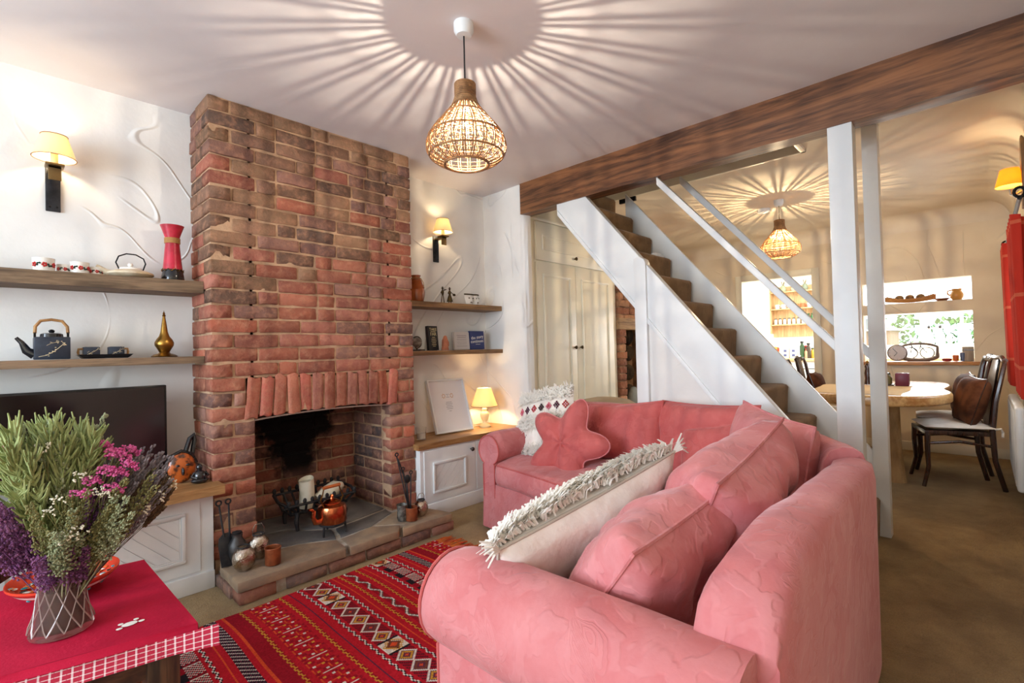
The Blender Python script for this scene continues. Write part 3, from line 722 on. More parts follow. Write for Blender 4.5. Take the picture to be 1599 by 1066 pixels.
def cushion(label, c, u, v, w, h, t, mt=None, seed=0, pipe=True, wr=.008, pin=.07, group=None):
    T = thing('cushion', label, 'cushion', group=group); place(T, axes(c, u, v))
    o = pillow_mb(w, h, t, 24, wr, seed, pin).build('cover', mt or M_CUSH, T, smooth=True, angle=80)
    if pipe: MB().tube(rim(w, h, pin), .0055, 6, closed=True).build('piping', M_CUSH if mt is None or mt is M_CUSH else M_SOFA, T, smooth=True)
    return T
cushion('wrinkled coral pink cushion behind the star shaped cushion', (1.92, -1.16, .60), (-.05, -1, .10), (.22, .05, 1), .56, .36, .20, M_CUSH, 3, wr=.016)
cushion('broad coral pink back cushion in the far bend of the sofa', (1.90, -1.68, .60), (-.22, -1, .03), (.20, .05, 1), .60, .42, .20, M_CUSH, 5, wr=.010)
cushion('small coral pink cushion slipped in front of the broad one', (1.74, -1.78, .57), (-.30, -1, .22), (.35, .0, 1), .38, .30, .13, M_CUSH, 7)
cushion('plump coral pink cushion standing in the curve of the sofa', (1.43, -2.14, .645), (-.75, -.85, -.12), (.10, -.02, 1), .46, .40, .22, M_SOFA, 9, wr=.012)
cushion('big faded pink back cushion leaning on the near backrest', (.87, -2.175, .605), (-1, -.0, -.17), (-.17, -.48, 1), .60, .47, .30, M_SOFA, 11, wr=.016, pin=.10)
cushion('slumped faded pink back cushion next to the near armrest', (.475, -2.115, .545), (-1, .05, -.10), (-.08, -.78, 1), .54, .43, .28, M_SOFA, 13, wr=.020, pin=.12)

def shade_like(name, c, tr):
    m, n, l, b = nt(name); _mc[name] = m; b.inputs['Base Color'].default_value = c; b.inputs['Roughness'].default_value = .95; b.inputs['Specular IOR Level'].default_value = .1
    t = n.new('ShaderNodeBsdfTranslucent'); t.inputs[0].default_value = c; x = n.new('ShaderNodeMixShader'); x.inputs[0].default_value = tr
    l.new(b.outputs[0], x.inputs[1]); l.new(t.outputs[0], x.inputs[2]); l.new(x.outputs[0], n['Material Output'].inputs[0]); return m
M_WOOL = shade_like('ivory_wool', rgb(250,246,238), .35)
M_COTTON = mat('white_cotton', rgb(246,240,230), .85, spec=.15, bs=11, bst=.6, bd=.014, c2=rgb(236,226,216), vs=8)
def shag(parent, pts, n, ln, seed, name='wool_pile', wd=.006):
    R = random.Random(seed); m = MB()
    for _ in range(n):
        p, nr = pts(R); nr = V(nr).normalized(); p = V(p)
        s = nr.cross(V((R.uniform(-1, 1), R.uniform(-1, 1), R.uniform(-1, 1)))).normalized(); q = nr.cross(s)
        L = ln*R.uniform(.6, 1.25); lean = s*L*R.uniform(.3, 1.0)
        a, b_, c = p, p+nr*L*.45+lean*.35, p+nr*L*.62+lean; w = wd*R.uniform(.7, 1.3)
        m.add([a-q*w*.5, a+q*w*.5, b_+q*w*.6+nr*.002, b_-q*w*.6, c+q*w*.35, c-q*w*.35], [(0,1,2,3), (3,2,4,5)])
        m.add([a-s*w*.3, a+s*w*.3, b_+s*w*.3, b_-s*w*.3], [(0,1,2,3)])
    o = m.build(name, M_WOOL, parent); o['kind'] = 'stuff'; return o
def shag_cushions():
    # the large one propped across the near seat, wool side up, cotton side to the camera
    T = thing('shaggy_cushion', 'large ivory cushion with shaggy wool front and white cotton back', 'cushion')
    P0, P1 = V((.20, -1.885, .625)), V((.87, -2.045, .785)); u = P1-P0; w = u.length; h, t = .50, .19
    place(T, axes((P0+P1)/2+V((.04, .40, -.62)).normalized()*h/2, -u, V((-.04, -.40, .62))))
    pillow_mb(w, h, t, 26, .010, 2, .05).build('cover', M_COTTON, T, smooth=True, angle=80)
    MB().tube(rim(w, h, .05), .005, 6, closed=True).build('seam', mat('grey_braid', rgb(190,182,168), .9), T, smooth=True)
    def pt(R):
        a, b_ = R.uniform(-.98, .98), R.uniform(-.98, 1.0)
        if R.random() < .25: b_ = R.uniform(.8, 1)
        T_ = max(0, (1-abs(a)**2.6)*(1-abs(b_)**2.6))**.42
        return (a*w/2, b_*h/2, t/2*T_), (a*.5, b_*.6, .7)
    shag(T, pt, 7500, .044, 5, wd=.008)
    for sx in (-1, 1):
        m = MB()
        for k in range(5): m.tube([(sx*w/2*.98, h/2*.98, 0), (sx*(w/2+.02), h/2+.01+.004*k, (k-2)*.006), (sx*(w/2+.045), h/2+.012*k-.01, (k-2)*.012)], [.004, .0035, .002], 5)
        m.build('tassel', M_WOOL, T)
    # the small one with embroidered bands in the far corner
    T = thing('shaggy_cushion', 'small ivory cushion with embroidered diamonds and shaggy bands', 'cushion')
    w, h, t = .42, .44, .15
    place(T, axes((1.75, -.705, .635), (.12, -1, .22), (.38, .24, 1)))
    pillow_mb(w, h, t, 22, .006, 4, .05).build('cover', M_COTTON, T, smooth=True, angle=80)
    def pz(x, y): 
        a, b_ = x/(w/2), y/(h/2); return t/2*max(0, (1-abs(a)**2.6)*(1-abs(b_)**2.6))**.42
    sg = 1            # which side faces the room
    def ptb(lo, hi):
        def f(R):
            y = R.uniform(lo, hi); x = R.uniform(-w/2*.97, w/2*.97); return (x, y, sg*pz(x, y)), (x*.8, (y-(lo+hi)/2)*3, sg)
        return f
    for i, (lo, hi) in enumerate(((.145, .215), (-.045, .035), (-.215, -.15))): shag(T, ptb(lo, hi), 1100, .036, 20+i, 'wool_band', .005)
    cols = [mat('plum_thread', rgb(92,40,64), .8), mat('red_thread', rgb(176,48,52), .8), mat('dark_thread', rgb(58,44,44), .8), mat('pink_thread', rgb(210,110,130), .8)]
    for yc in (.09, -.10):
        for k in range(-3, 4):
            m = MB(); xc = k*.058
            for i in range(-3, 4):
                for j in range(-3, 4):
                    if abs(i)+abs(j) > 3 or (i+j) % 2: continue
                    x, y = xc+i*.0078, yc+j*.0105; z = sg*(pz(x, y)+.002)
                    m.box(x-.0042, x+.0042, y-.005, y+.005, z-.003, z+.003, m=(abs(i)+abs(j)+k) % 4)
            if abs(xc) < w/2-.02: m.build('diamond_motif', cols, T)
shag_cushions()
def star():
    T = thing('star_cushion', 'star shaped coral red cushion propped on the far seat', 'cushion')
    place(T, axes((1.575, -.99, .560), (.10, -1, -.05), (.32, .02, 1)))
    m = MB(); N, K = 100, 12
    def R_(a):
        s = (cos(5*(a-pi/2+.22))+1)/2; return .160+.120*s**1.1
    for sg in (1, -1):
        vs = [(0, 0, sg*.075)]; fs = []
        for j in range(1, K+1):
            q = j/K
            for i in range(N):
                a = 2*pi*i/N; r = R_(a)*q; z = sg*.075*max(0, 1-q**2.4)**.5*(.80+.2*(R_(a)-.1)/.14)
                x, y = r*cos(a), r*sin(a); vs.append((x, y, z+.006*(1-q)*mnoise.noise(V((x*14, y*14, sg)))))
        for i in range(N): fs.append((0, 1+i, 1+(i+1) % N))
        for j in range(K-1):
            for i in range(N): k = (i+1) % N; b_ = 1+j*N; fs.append((b_+i, b_+N+i, b_+N+k, b_+k))
        m.add(vs, fs if sg > 0 else [tuple(reversed(f)) for f in fs])
    m.build('cover', M_CUSH, T, smooth=True, angle=80)
    MB().tube([(R_(2*pi*i/80)*cos(2*pi*i/80), R_(2*pi*i/80)*sin(2*pi*i/80), 0) for i in range(80)], .004, 6, closed=True).build('piping', M_SOFA, T, smooth=True)
    T = tag(MB().add([(0, -.07, 0), (.03, .0, .10), (0, .07, 0), (-.03, .0, .0), (.05, 0, 0)], [(0,1,4), (1,2,4), (0,3,1), (1,3,2), (0,4,2,3)]).build('pointed_cushion', M_CUSH, bevel=.012), 'red cushion tip poking up behind the embroidered cushion', 'cushion')
    T.location = (1.99, -.585, .715)
star()
# beige pouffe behind the sofa, under the stairs
def pouffe():
    T = thing('pouffe', 'rounded beige upholstered pouffe behind the sofa', 'pouffe', (2.72, -.52, 0))
    MB().lathe([(.30, .0), (.34, .05), (.36, .3), (.35, .52), (.30, .63), (.2, .69), (.1, .71), (0, .715)], 32).build('cover', mat('beige_wool', rgb(196,178,152), .9, c2=rgb(180,162,138), vs=8, bs=80, bst=.3), T, smooth=True)
    MB().tube([(.355*cos(a*pi/16), .355*sin(a*pi/16), .5) for a in range(32)], .006, 6, closed=True).build('piping', mat('beige_piping', rgb(176,156,128), .9), T, smooth=True)
pouffe()
# ---------------------------------------------------------------- lamps
def emis(name, c, st):
    if name in _mc: return _mc[name]
    m, n, l, b = nt(name); _mc[name] = m
    b.inputs['Base Color'].default_value = (0, 0, 0, 1); b.inputs['Emission Color'].default_value = c; b.inputs['Emission Strength'].default_value = st; return m
def shade_mat(name, c, tr=.55):
    if name in _mc: return _mc[name]
    m, n, l, b = nt(name); _mc[name] = m
    b.inputs['Base Color'].default_value = c; b.inputs['Roughness'].default_value = .9
    co = coords(n, l, 'Object'); bump(n, l, b, noi(n, l, co, 160, 2), .3, .002)
    t = n.new('ShaderNodeBsdfTranslucent'); t.inputs[0].default_value = c
    x = n.new('ShaderNodeMixShader'); x.inputs[0].default_value = tr
    l.new(b.outputs[0], x.inputs[1]); l.new(t.outputs[0], x.inputs[2]); l.new(x.outputs[0], n['Material Output'].inputs[0]); return m
M_RATTAN = mat('brown_rattan', rgb(166,124,82), .6, c2=rgb(120,84,52), vs=30, bs=60, bst=.4)
M_RATTAN2 = mat('pale_rattan', rgb(170,128,78), .6, c2=rgb(132,94,54), vs=30)
def bulb_glass():
    if 'bulb_glass' in _mc: return _mc['bulb_glass']
    m, n, l, b = nt('bulb_glass'); _mc['bulb_glass'] = m
    t = n.new('ShaderNodeBsdfTransparent'); g = n.new('ShaderNodeBsdfGlossy'); g.inputs['Roughness'].default_value = .05
    x = n.new('ShaderNodeMixShader'); x.inputs[0].default_value = .05; l.new(t.outputs[0], x.inputs[1]); l.new(g.outputs[0], x.inputs[2]); l.new(x.outputs[0], n['Material Output'].inputs[0]); return m
def pendant(label, x, y, zc, cord, power, warm):
    T = thing('pendant_light', label, 'pendant light', (x, y, zc), group='rattan pendant lights')
    MB().lathe([(.0, 0), (.040, 0), (.040, -.032), (.030, -.05), (.006, -.052), (0, -.052)][::-1], 28).build('ceiling_rose', M_WHITE, T, smooth=True)
    MB().tube([(0, 0, -.05), (0, 0, -cord-.01)], .0032, 8).build('cord', mat('black_flex', rgb(30,28,30), .6), T, smooth=True)
    z = -cord
    m = MB().lathe([(.0, z), (.036, z), (.040, z-.006), (.0395, z-.05), (.044, z-.068), (.040, z-.068), (.036, z-.05), (.034, z-.008)][::-1], 28)
    for k in range(9): m.tube([(.0408*cos(a*pi/14), .0408*sin(a*pi/14), z-.006-.0068*k) for a in range(28)], .0033, 6, closed=True)
    m.build('neck', M_RATTAN, T, smooth=True)
    PR = [(.040, -.060), (.050, -.088), (.072, -.118), (.100, -.152), (.128, -.186), (.150, -.220), (.1605, -.252), (.157, -.282), (.138, -.306), (.112, -.322), (.088, -.330)]
    def prof(t):
        r, q = cr(PR, t*(len(PR)-1)); return r, q+z
    N = 24
    rib = MB()
    for dx in (-.0038, .0038): rib.tube([(prof(k/26)[0], dx*(.4+prof(k/26)[0]/.16), prof(k/26)[1]) for k in range(27)], .0024, 5)
    me = rib.mesh('rib', M_RATTAN, smooth=True)
    zig = MB()
    da = pi/N
    P = []
    for k in range(57):
        r, q = prof(k/56); a = da+(da*.62)*(1 if k % 2 else -1); P.append((r*cos(a), r*sin(a), q))
    zig.tube(P, .0010, 4); mez = zig.mesh('woven_infill', M_RATTAN2, smooth=True)
    for i in range(N):
        link('rib', me, T, r=(0, 0, 2*pi*i/N)); link('woven_infill', mez, T, r=(0, 0, 2*pi*i/N))
    for k in range(1, 16):
        r, q = prof(k/16); MB().tube([(r*cos(a*pi/26), r*sin(a*pi/26), q) for a in range(52)], .0040 if k % 4 == 0 else .0013, 5, closed=True).build('hoop', M_RATTAN if k % 4 == 0 else M_RATTAN2, T, smooth=True)
    for k in range(4): r, q = prof(.02+.029*k); MB().tube([(r*cos(a*pi/26), r*sin(a*pi/26), q) for a in range(52)], .0052, 6, closed=True).build('hoop', M_RATTAN, T, smooth=True)
    r, q = prof(1); MB().tube([(r*cos(a*pi/26), r*sin(a*pi/26), q) for a in range(52)], .006, 6, closed=True).build('rim', M_RATTAN, T, smooth=True)
    MB().lathe([(.018, z-.07), (.018, z-.11)], 12).build('lamp_holder', M_WHITE, T, smooth=True)
    MB().ell((0, 0, z-.165), .0022, .0022, .005, 10, 8).build('filament', emis('filament_bulb_'+label[:5], warm, power), T, smooth=True)
    MB().lathe([(.012, z-.11), (.016, z-.125), (.027, z-.15), (.029, z-.168), (.022, z-.186), (0, z-.196)], 20, cap=False).build('bulb', bulb_glass(), T, smooth=True)
    return T
pendant('large woven rattan pendant hanging in front of the chimney breast', .576, -1.295, H, .244, 72000, (1, .88, .70, 1))
pendant('small woven rattan pendant over the dining table', 4.03, -1.516, HD, .175, 100000, (1, .76, .46, 1))

M_SHADE = shade_mat('cream_lampshade', rgb(252,238,206), .5)
def sconce(label, x, z, y=D, rz=0, plate=M_BLACK):
    T = thing('wall_light', label, 'wall light', (x, y, z), rz)
    MB().box(-.026, .026, -.012, 0, -.09, .115).build('backplate', mat('blackened_steel', rgb(60,62,68), .4, .8, c2=rgb(40,40,44), vs=14), T, bevel=.003)
    MB().box(-.022, .022, -.115, -.012, .082, .092).box(-.022, .022, -.115, -.105, .03, .092).box(-.032, .032, -.135, -.07, .092, .102).build('arm', mat('aged_bronze_steel', rgb(120,96,60), .4, .8), T, bevel=.002)
    MB().lathe([(.013, .102), (.013, .165), (.010, .168)], 14, M=TR((0, -.10, 0))).build('candle_tube', mat('cream_candle_tube', rgb(236,214,160), .5), T, smooth=True)
    p = [(.076, .130), (.046, .232)]; m = MB()
    m.lathe([(.076, .130), (.046, .232), (.0445, .232), (.0745, .130)], 32, M=TR((0, -.10, 0)), cap=False)
    m.build('lamp_shade', M_SHADE, T, smooth=True, angle=70)
    for r_, zz in ((.0765, .130), (.0465, .232)):
        MB().tube([(r_*cos(a*pi/16), -.10+r_*sin(a*pi/16), zz) for a in range(32)], .002, 5, closed=True).build('shade_trim', mat('brown_trim', rgb(150,100,60), .7), T, smooth=True)
    MB().ell((0, -.10, .186), .011, .011, .02, 12, 8).build('bulb', emis('candle_bulb', (1, .76, .46, 1), 420), T, smooth=True)
    for s in (-.012, .012): MB().ell((s, -.013, -.07), .005, .003, .005, 8, 6).build('screw', M_BLACK, T)
    return T
sconce('lit wall light with cream shade above the cups', -.552, 1.905)
sconce('lit wall light with cream shade right of the chimney breast', 1.66, 1.915)
def sconce_front():
    T = thing('wall_light', 'lit amber wall light on a wooden plaque above the red curtain', 'wall light', (3.42, YF, 2.03), pi)
    m = MB(); m.prism([(-.05,-.15), (.05,-.15), (.065,-.02), (.06,.16), (.03,.27), (-.03,.27), (-.06,.16), (-.065,-.02)], 0, .028, M=Matrix(((1,0,0,0),(0,0,-1,0),(0,1,0,0),(0,0,0,1))))
    m.build('plaque', wood('plaque_wood', rgb(90,66,40), rgb(136,104,66), 2, .5), T, bevel=.006)
    MB().tube([(0, -.028, -.05), (0, -.06, -.07), (0, -.072, -.06), (0, -.075, -.03)], .007, 8).build('arm', mat('chrome', rgb(210,208,204), .15, 1), T, smooth=True)
    MB().lathe([(.066, -.012), (.042, .09), (.040, .09), (.064, -.012)], 28, M=TR((0, -.075, 0)), cap=False).build('lamp_shade', shade_mat('amber_lampshade', rgb(255,196,84), .6), T, smooth=True)
    MB().ell((0, -.075, .035), .012, .012, .02, 10, 8).build('bulb', emis('candle_bulb', (1, .76, .46, 1), 420), T, smooth=True)
sconce_front()
def table_lamp():
    T = thing('table_lamp', 'small lit table lamp with cream shade on the oak worktop', 'lamp', (1.985, .145, .5055))
    MB().lathe([(.0, 0), (.046, 0), (.048, .012), (.036, .022), (.018, .034), (.016, .046), (.026, .062), (.034, .085), (.036, .105), (.028, .122), (.016, .135), (.020, .146), (.014, .156), (.011, .175), (.0, .175)], 28).build('base', mat('cream_ceramic', rgb(240,226,180), .25), T, smooth=True)
    MB().lathe([(.106, .170), (.056, .315), (.0545, .315), (.1045, .170)], 36, cap=False).build('lamp_shade', M_SHADE, T, smooth=True, angle=70)
    MB().tube([(.106*cos(a*pi/18), .106*sin(a*pi/18), .170) for a in range(36)], .0022, 5, closed=True).build('shade_trim', mat('brown_trim', rgb(150,100,60), .7), T, smooth=True)
    MB().ell((0, 0, .235), .016, .016, .02, 12, 8).build('bulb', emis('table_lamp_bulb', (1, .68, .34, 1), 560), T, smooth=True)
    MB().tube([(0, .04, .012), (-.05, .09, .006), (-.12, .12, .005), (-.2, .13, .005)], .0025, 6).build('flex', M_WHITE, T, smooth=True)
table_lamp()
tag(MB().lathe([(.0, 0), (.055, 0), (.055, -.02), (.045, -.032), (0, -.034)][::-1], 24).build('smoke_alarm', M_WHITE, smooth=True, loc=(4.25, -1.33, HD)), 'round white smoke alarm on the dining ceiling', 'smoke alarm')

# ---------------------------------------------------------------- things on the left shelves
def text(body, size, m4, mt, parent, ext=.0006, align='CENTER', name='lettering'):
    cu = bpy.data.curves.new(name, 'FONT'); cu.body = body; cu.size = size; cu.align_x = align; cu.align_y = 'CENTER'; cu.extrude = ext
    cu.resolution_u = 2; cu.materials.append(mt); t_ = bpy.data.objects.new(name, cu); COL.objects.link(t_)
    me = bpy.data.meshes.new_from_object(t_.evaluated_get(bpy.context.evaluated_depsgraph_get())); bpy.data.objects.remove(t_); bpy.data.curves.remove(cu)
    if not me.materials: me.materials.append(mt)
    o = link(name, me, parent); o.matrix_local = m4; return o
FR = Matrix(((1,0,0,0),(0,0,-1,0),(0,1,0,0),(0,0,0,1)))       # xy drawing -> upright, facing -Y
M_CUP = mat('white_glazed_china', rgb(238,232,222), .2, coat=.4)
M_REDF = mat('red_enamel', rgb(190,40,40), .4); M_BLK = mat('black_glaze', rgb(22,22,26), .18, coat=.5)
def cup(label, x, y, s):
    T = thing('tea_cup', label, 'cup', (x, y, 1.514), group='painted china cups')
    MB().lathe([(0, 0), (.030*s, 0), (.036*s, .006*s), (.038*s, .058*s), (.0385*s, .062*s), (.0355*s, .060*s), (.033*s, .010*s), (0, .008*s)], 28).build('cup_body', M_CUP, T, smooth=True)
    for k, a in enumerate((-2.5, -2.05, -1.55, -1.05, -.6)):
        m = MB(); big = k % 2 == 0
        for j in range(5 if big else 3):
            b_ = j*2*pi/5+k; m.ell(((.0375*s)*cos(a)+.006*s*cos(b_)*-sin(a), (.0375*s)*sin(a)+.006*s*cos(b_)*cos(a), .032*s+.007*s*sin(b_)), .0045*s, .0045*s, .0045*s, 6, 5)
        m.build('flower' if big else 'leaf_spray', M_REDF if big else mat('dark_green_paint', rgb(40,60,50), .5), T)
cup('larger painted china cup at the left end of the upper shelf', -.592, .20, 1.0)
cup('smaller painted china cup second from the left on the shelf', -.522, .225, .72)
cup('larger painted china cup third from the left on the shelf', -.472, .20, .92)
cup('smaller painted china cup next to the teapot spout', -.412, .22, .70)
def teapot1():
    T = thing('teapot', 'flat cream stoneware teapot with a thin black hoop handle', 'teapot', (-.285, .205, 1.514))
    MB().lathe([(0, 0), (.055, 0), (.082, .008), (.094, .018), (.092, .026), (.070, .036), (.046, .042), (0, .043)], 36).build('pot_body', mat('cream_stoneware', rgb(222,206,178), .5, c2=rgb(200,176,140), vs=14), T, smooth=True)
    MB().lathe([(.046, .042), (.044, .050), (.02, .056), (.008, .058), (.012, .066), (.008, .074), (0, .076)], 24).build('lid', M_CUP, T, smooth=True)
    MB().tube([(-.065, 0, .018), (-.095, 0, .026), (-.115, 0, .044), (-.128, 0, .052)], [.018, .014, .009, .006], 10).build('spout', mat('cream_stoneware', rgb(222,206,178), .5), T, smooth=True)
    MB().tube([(-.042, 0, .040), (-.056, 0, .075), (-.045, 0, .105), (-.015, 0, .120), (.022, 0, .119), (.052, 0, .102), (.060, 0, .078), (.048, 0, .040)], .0032, 8).build('handle', M_BLACK, T, smooth=True)
teapot1()
def vase_red():
    T = thing('vase', 'tall waisted vase in red and black with a raffia band', 'vase', (-.112, .205, 1.514))
    red = mat('mottled_red_lacquer', rgb(196,36,62), .3, c2=rgb(150,20,40), vs=12, coat=.3)
    def pr(a, b_): return [q for q in [(.050, 0), (.052, .004), (.048, .03), (.043, .06), (.037, .12), (.032, .18), (.031, .195), (.031, .222), (.035, .235), (.046, .268), (.052, .285)] if a <= q[1] <= b_]
    MB().lathe([(0, 0)]+pr(0, .06), 28).build('foot', M_BLK, T, smooth=True)
    MB().lathe(pr(.06, .195), 28, cap=False).build('vase_body', red, T, smooth=True)
    m = MB().lathe(pr(.195, .222), 28, cap=False)
    for k in range(5): m.tube([(.0325*cos(a*pi/12), .0325*sin(a*pi/12), .197+.0055*k) for a in range(24)], .003, 5, closed=True)
    m.build('raffia_band', mat('raffia', rgb(170,128,76), .8), T, smooth=True)
    MB().lathe(pr(.222, .285)+[(.048, .285), (.03, .235), (.0, .2)], 28).build('neck', red, T, smooth=True)
    m = MB()
    for k in range(10): a = 2*pi*k/10; m.tube([(.0485*cos(a), .0485*sin(a), .05), (.0475*cos(a+.3), .0475*sin(a+.3), .062), (.046*cos(a+.63), .046*sin(a+.63), .05)], .002, 4)
    m.build('gold_edging', M_BRASS, T, smooth=True)
vase_red()
M_NAVY = mat('navy_stoneware', rgb(46,54,68), .45, c2=rgb(36,42,54), vs=20); M_GOLDP = mat('pale_gold_paint', rgb(220,200,160), .5)
def sprig(parent, pts, z0, y, s, seed):
    R = random.Random(seed); m = MB()
    m.tube([(p[0], y, p[1]) for p in pts], .0011*s, 4)
    for _ in range(16):
        p = R.choice(pts[1:]); m.ell((p[0]+R.gauss(0, .007*s), y, p[1]+R.gauss(0, .005*s)), .0032*s, .0008, .0015*s, 6, 4)
    m.build('painted_sprig', M_GOLDP, parent)
def teapot2():
    T = thing('teapot', 'square navy stoneware teapot with a bamboo hoop handle', 'teapot', (-.568, .205, 1.132))
    MB().box(-.058, .058, -.058, .058, 0, .098).build('pot_body', M_NAVY, T, bevel=.004)
    MB().lathe([(.040, .098), (.038, .112), (.030, .116), (.008, .118), (.012, .126), (.006, .132), (0, .133)], 24).build('lid', M_BLK, T, smooth=True)
    MB().tube([(-.054, 0, .022), (-.08, 0, .04), (-.095, 0, .075), (-.112, 0, .096)], [.022, .017, .010, .007], 10).build('spout', M_BLK, T, smooth=True)
    m = MB().tube([(-.054, 0, .115), (-.052, 0, .145), (-.035, 0, .170), (0, 0, .176), (.035, 0, .170), (.052, 0, .145), (.054, 0, .115)], .0062, 8)
    m.build('handle', mat('bamboo', rgb(188,142,88), .5, c2=rgb(150,106,60), vs=20), T, smooth=True)
    for s in (-.054, .054): MB().box(s-.004, s+.004, -.006, .006, .096, .12).build('handle_lug', M_BLACK, T)
    sprig(T, [(-.045, .012), (-.02, .018), (.005, .035), (.02, .05), (.04, .072)], 0, -.0588, 1, 3)
    sprig(T, [(-.02, .06), (-.005, .07), (.015, .075)], 0, -.0588, .6, 4)
teapot2()
def tray_cups():
    T = thing('tray', 'black lacquer tray with turned up ends', 'tray', (-.385, .20, 1.132))
    m = MB(); m.add([(-.085,-.045,.004), (.085,-.045,.004), (.085,.045,.004), (-.085,.045,.004), (-.1,-.05,.018), (.1,-.05,.018), (.1,.05,.018), (-.1,.05,.018), (-.08,-.04,0), (.08,-.04,0), (.08,.04,0), (-.08,.04,0)],
                    [(0,1,2,3), (0,4,5,1), (1,5,6,2), (2,6,7,3), (3,7,4,0), (8,11,10,9), (8,9,5,4), (9,10,6,5), (10,11,7,6), (11,8,4,7)])
    m.build('tray_body', M_BLK, T)
    for x, lab, sx in ((-.435, 'square navy sake cup on the left of the tray', -1), (-.345, 'square navy sake cup on the right of the tray', 1)):
        c = thing('sake_cup', lab, 'cup', (x, .20, 1.1375), group='navy cups on the tray')
        mm = MB().box(-.029, .029, -.029, .029, 0, .047); b_ = mm.build('cup_body', M_NAVY, c, bevel=.003)
        MB().box(-.025, .025, -.025, .025, .046, .0475).build('cup_shade_plate', M_BLK, c)  # black plate on the solid cup stands in for its shaded inside
        sprig(c, [(-.024, .008), (-.008, .018), (.008, .026), (.022, .038)], 0, -.0294, .7, 5 if sx < 0 else 6)
        MB().tube([(sx*.029, 0, .038), (sx*.044, 0, .038), (sx*.046, 0, .024), (sx*.044, 0, .010), (sx*.029, 0, .010)], .005, 8).build('bamboo_grip', mat('bamboo', rgb(188,142,88), .5), c, smooth=True)
tray_cups()
def sprinkler():
    T = thing('rosewater_flask', 'brass rosewater flask with a tall pointed spout', 'ornament', (-.152, .205, 1.131))
    MB().lathe([(0, 0), (.054, 0), (.056, .004), (.045, .012), (.026, .018), (.022, .024), (.024, .028)], 30).build('foot', M_BRASS, T, smooth=True)
    MB().lathe([(.022, .024), (.03, .04), (.040, .058), (.041, .072), (.034, .088), (.022, .104), (.016, .125), (.012, .155), (.008, .185), (.005, .205)], 30).build('flask_body', M_BRASS, T, smooth=True)
    MB().lathe([(.006, .204), (.008, .209), (.004, .214), (.006, .219), (.002, .226), (0, .236)], 12).build('finial', M_BRASS, T, smooth=True)
sprinkler()
# television on the left worktop
def tv():
    T = thing('television', 'black flat screen television on the oak worktop', 'television', (-.665, .15, .5095))
    MB().box(-.505, .505, -.018, .018, .075, .484).build('bezel', mat('black_plastic', rgb(14,13,14), .35), T, bevel=.004)
    MB().box(-.495, .495, -.0195, -.0178, .088, .474).build('screen', mat('screen_glass', rgb(26,14,16), .12, spec=.6), T)
    MB().box(-.16, .16, -.09, .09, 0, .012).build('foot', mat('black_plastic', rgb(14,13,14), .35), T, bevel=.004)
    MB().box(-.03, .03, -.012, .016, .012, .09).build('stem', mat('black_plastic', rgb(14,13,14), .35), T)
tv()
def ornaments_left():
    T = thing('carved_mask', 'carved orange and black wooden mask beside the television', 'ornament', (-.112, .09, .5095))
    MB().ell((0, 0, .075), .062, .028, .075, 18, 12).build('face', mat('orange_lacquer', rgb(186,92,36), .3, c2=rgb(70,34,18), vs=26, lo=.45, hi=.6, coat=.3), T, smooth=True)
    MB().tube([(-.058, .0, .04), (-.066, 0, .085), (-.045, 0, .135), (0, 0, .156), (.045, 0, .135), (.064, 0, .09)], .009, 8).build('rim', M_BLK, T, smooth=True)
    MB().tube([(.018, .02, .13), (.045, .03, .21), (.062, .035, .225), (.066, .035, .20), (.052, .03, .12)], .011, 8).build('horn', M_BLK, T, smooth=True)
    for x in (-.02, .022): MB().ell((x, -.026, .09), .009, .006, .006, 8, 6).build('eye', M_BLK, T)
    MB().ell((0, -.03, .06), .008, .012, .02, 8, 6).build('nose', M_BLK, T)
    T = thing('buddha_figure', 'small dark seated figure at the end of the oak worktop', 'figurine', (-.052, .02, .5095))
    MB().ell((0, 0, .014), .040, .028, .016, 16, 8).build('crossed_legs', M_BLK, T, smooth=True)
    MB().lathe([(.026, .018), (.028, .035), (.022, .055), (.009, .064)], 16).build('torso', M_BLK, T, smooth=True)
    MB().ell((0, 0, .076), .014, .014, .017, 12, 8).build('head', M_BLK, T, smooth=True)
    for s in (-1, 1): MB().tube([(s*.022, 0, .052), (s*.034, -.006, .034), (s*.014, -.022, .026)], .008, 7).build('arm', M_BLK, T, smooth=True)
ornaments_left()

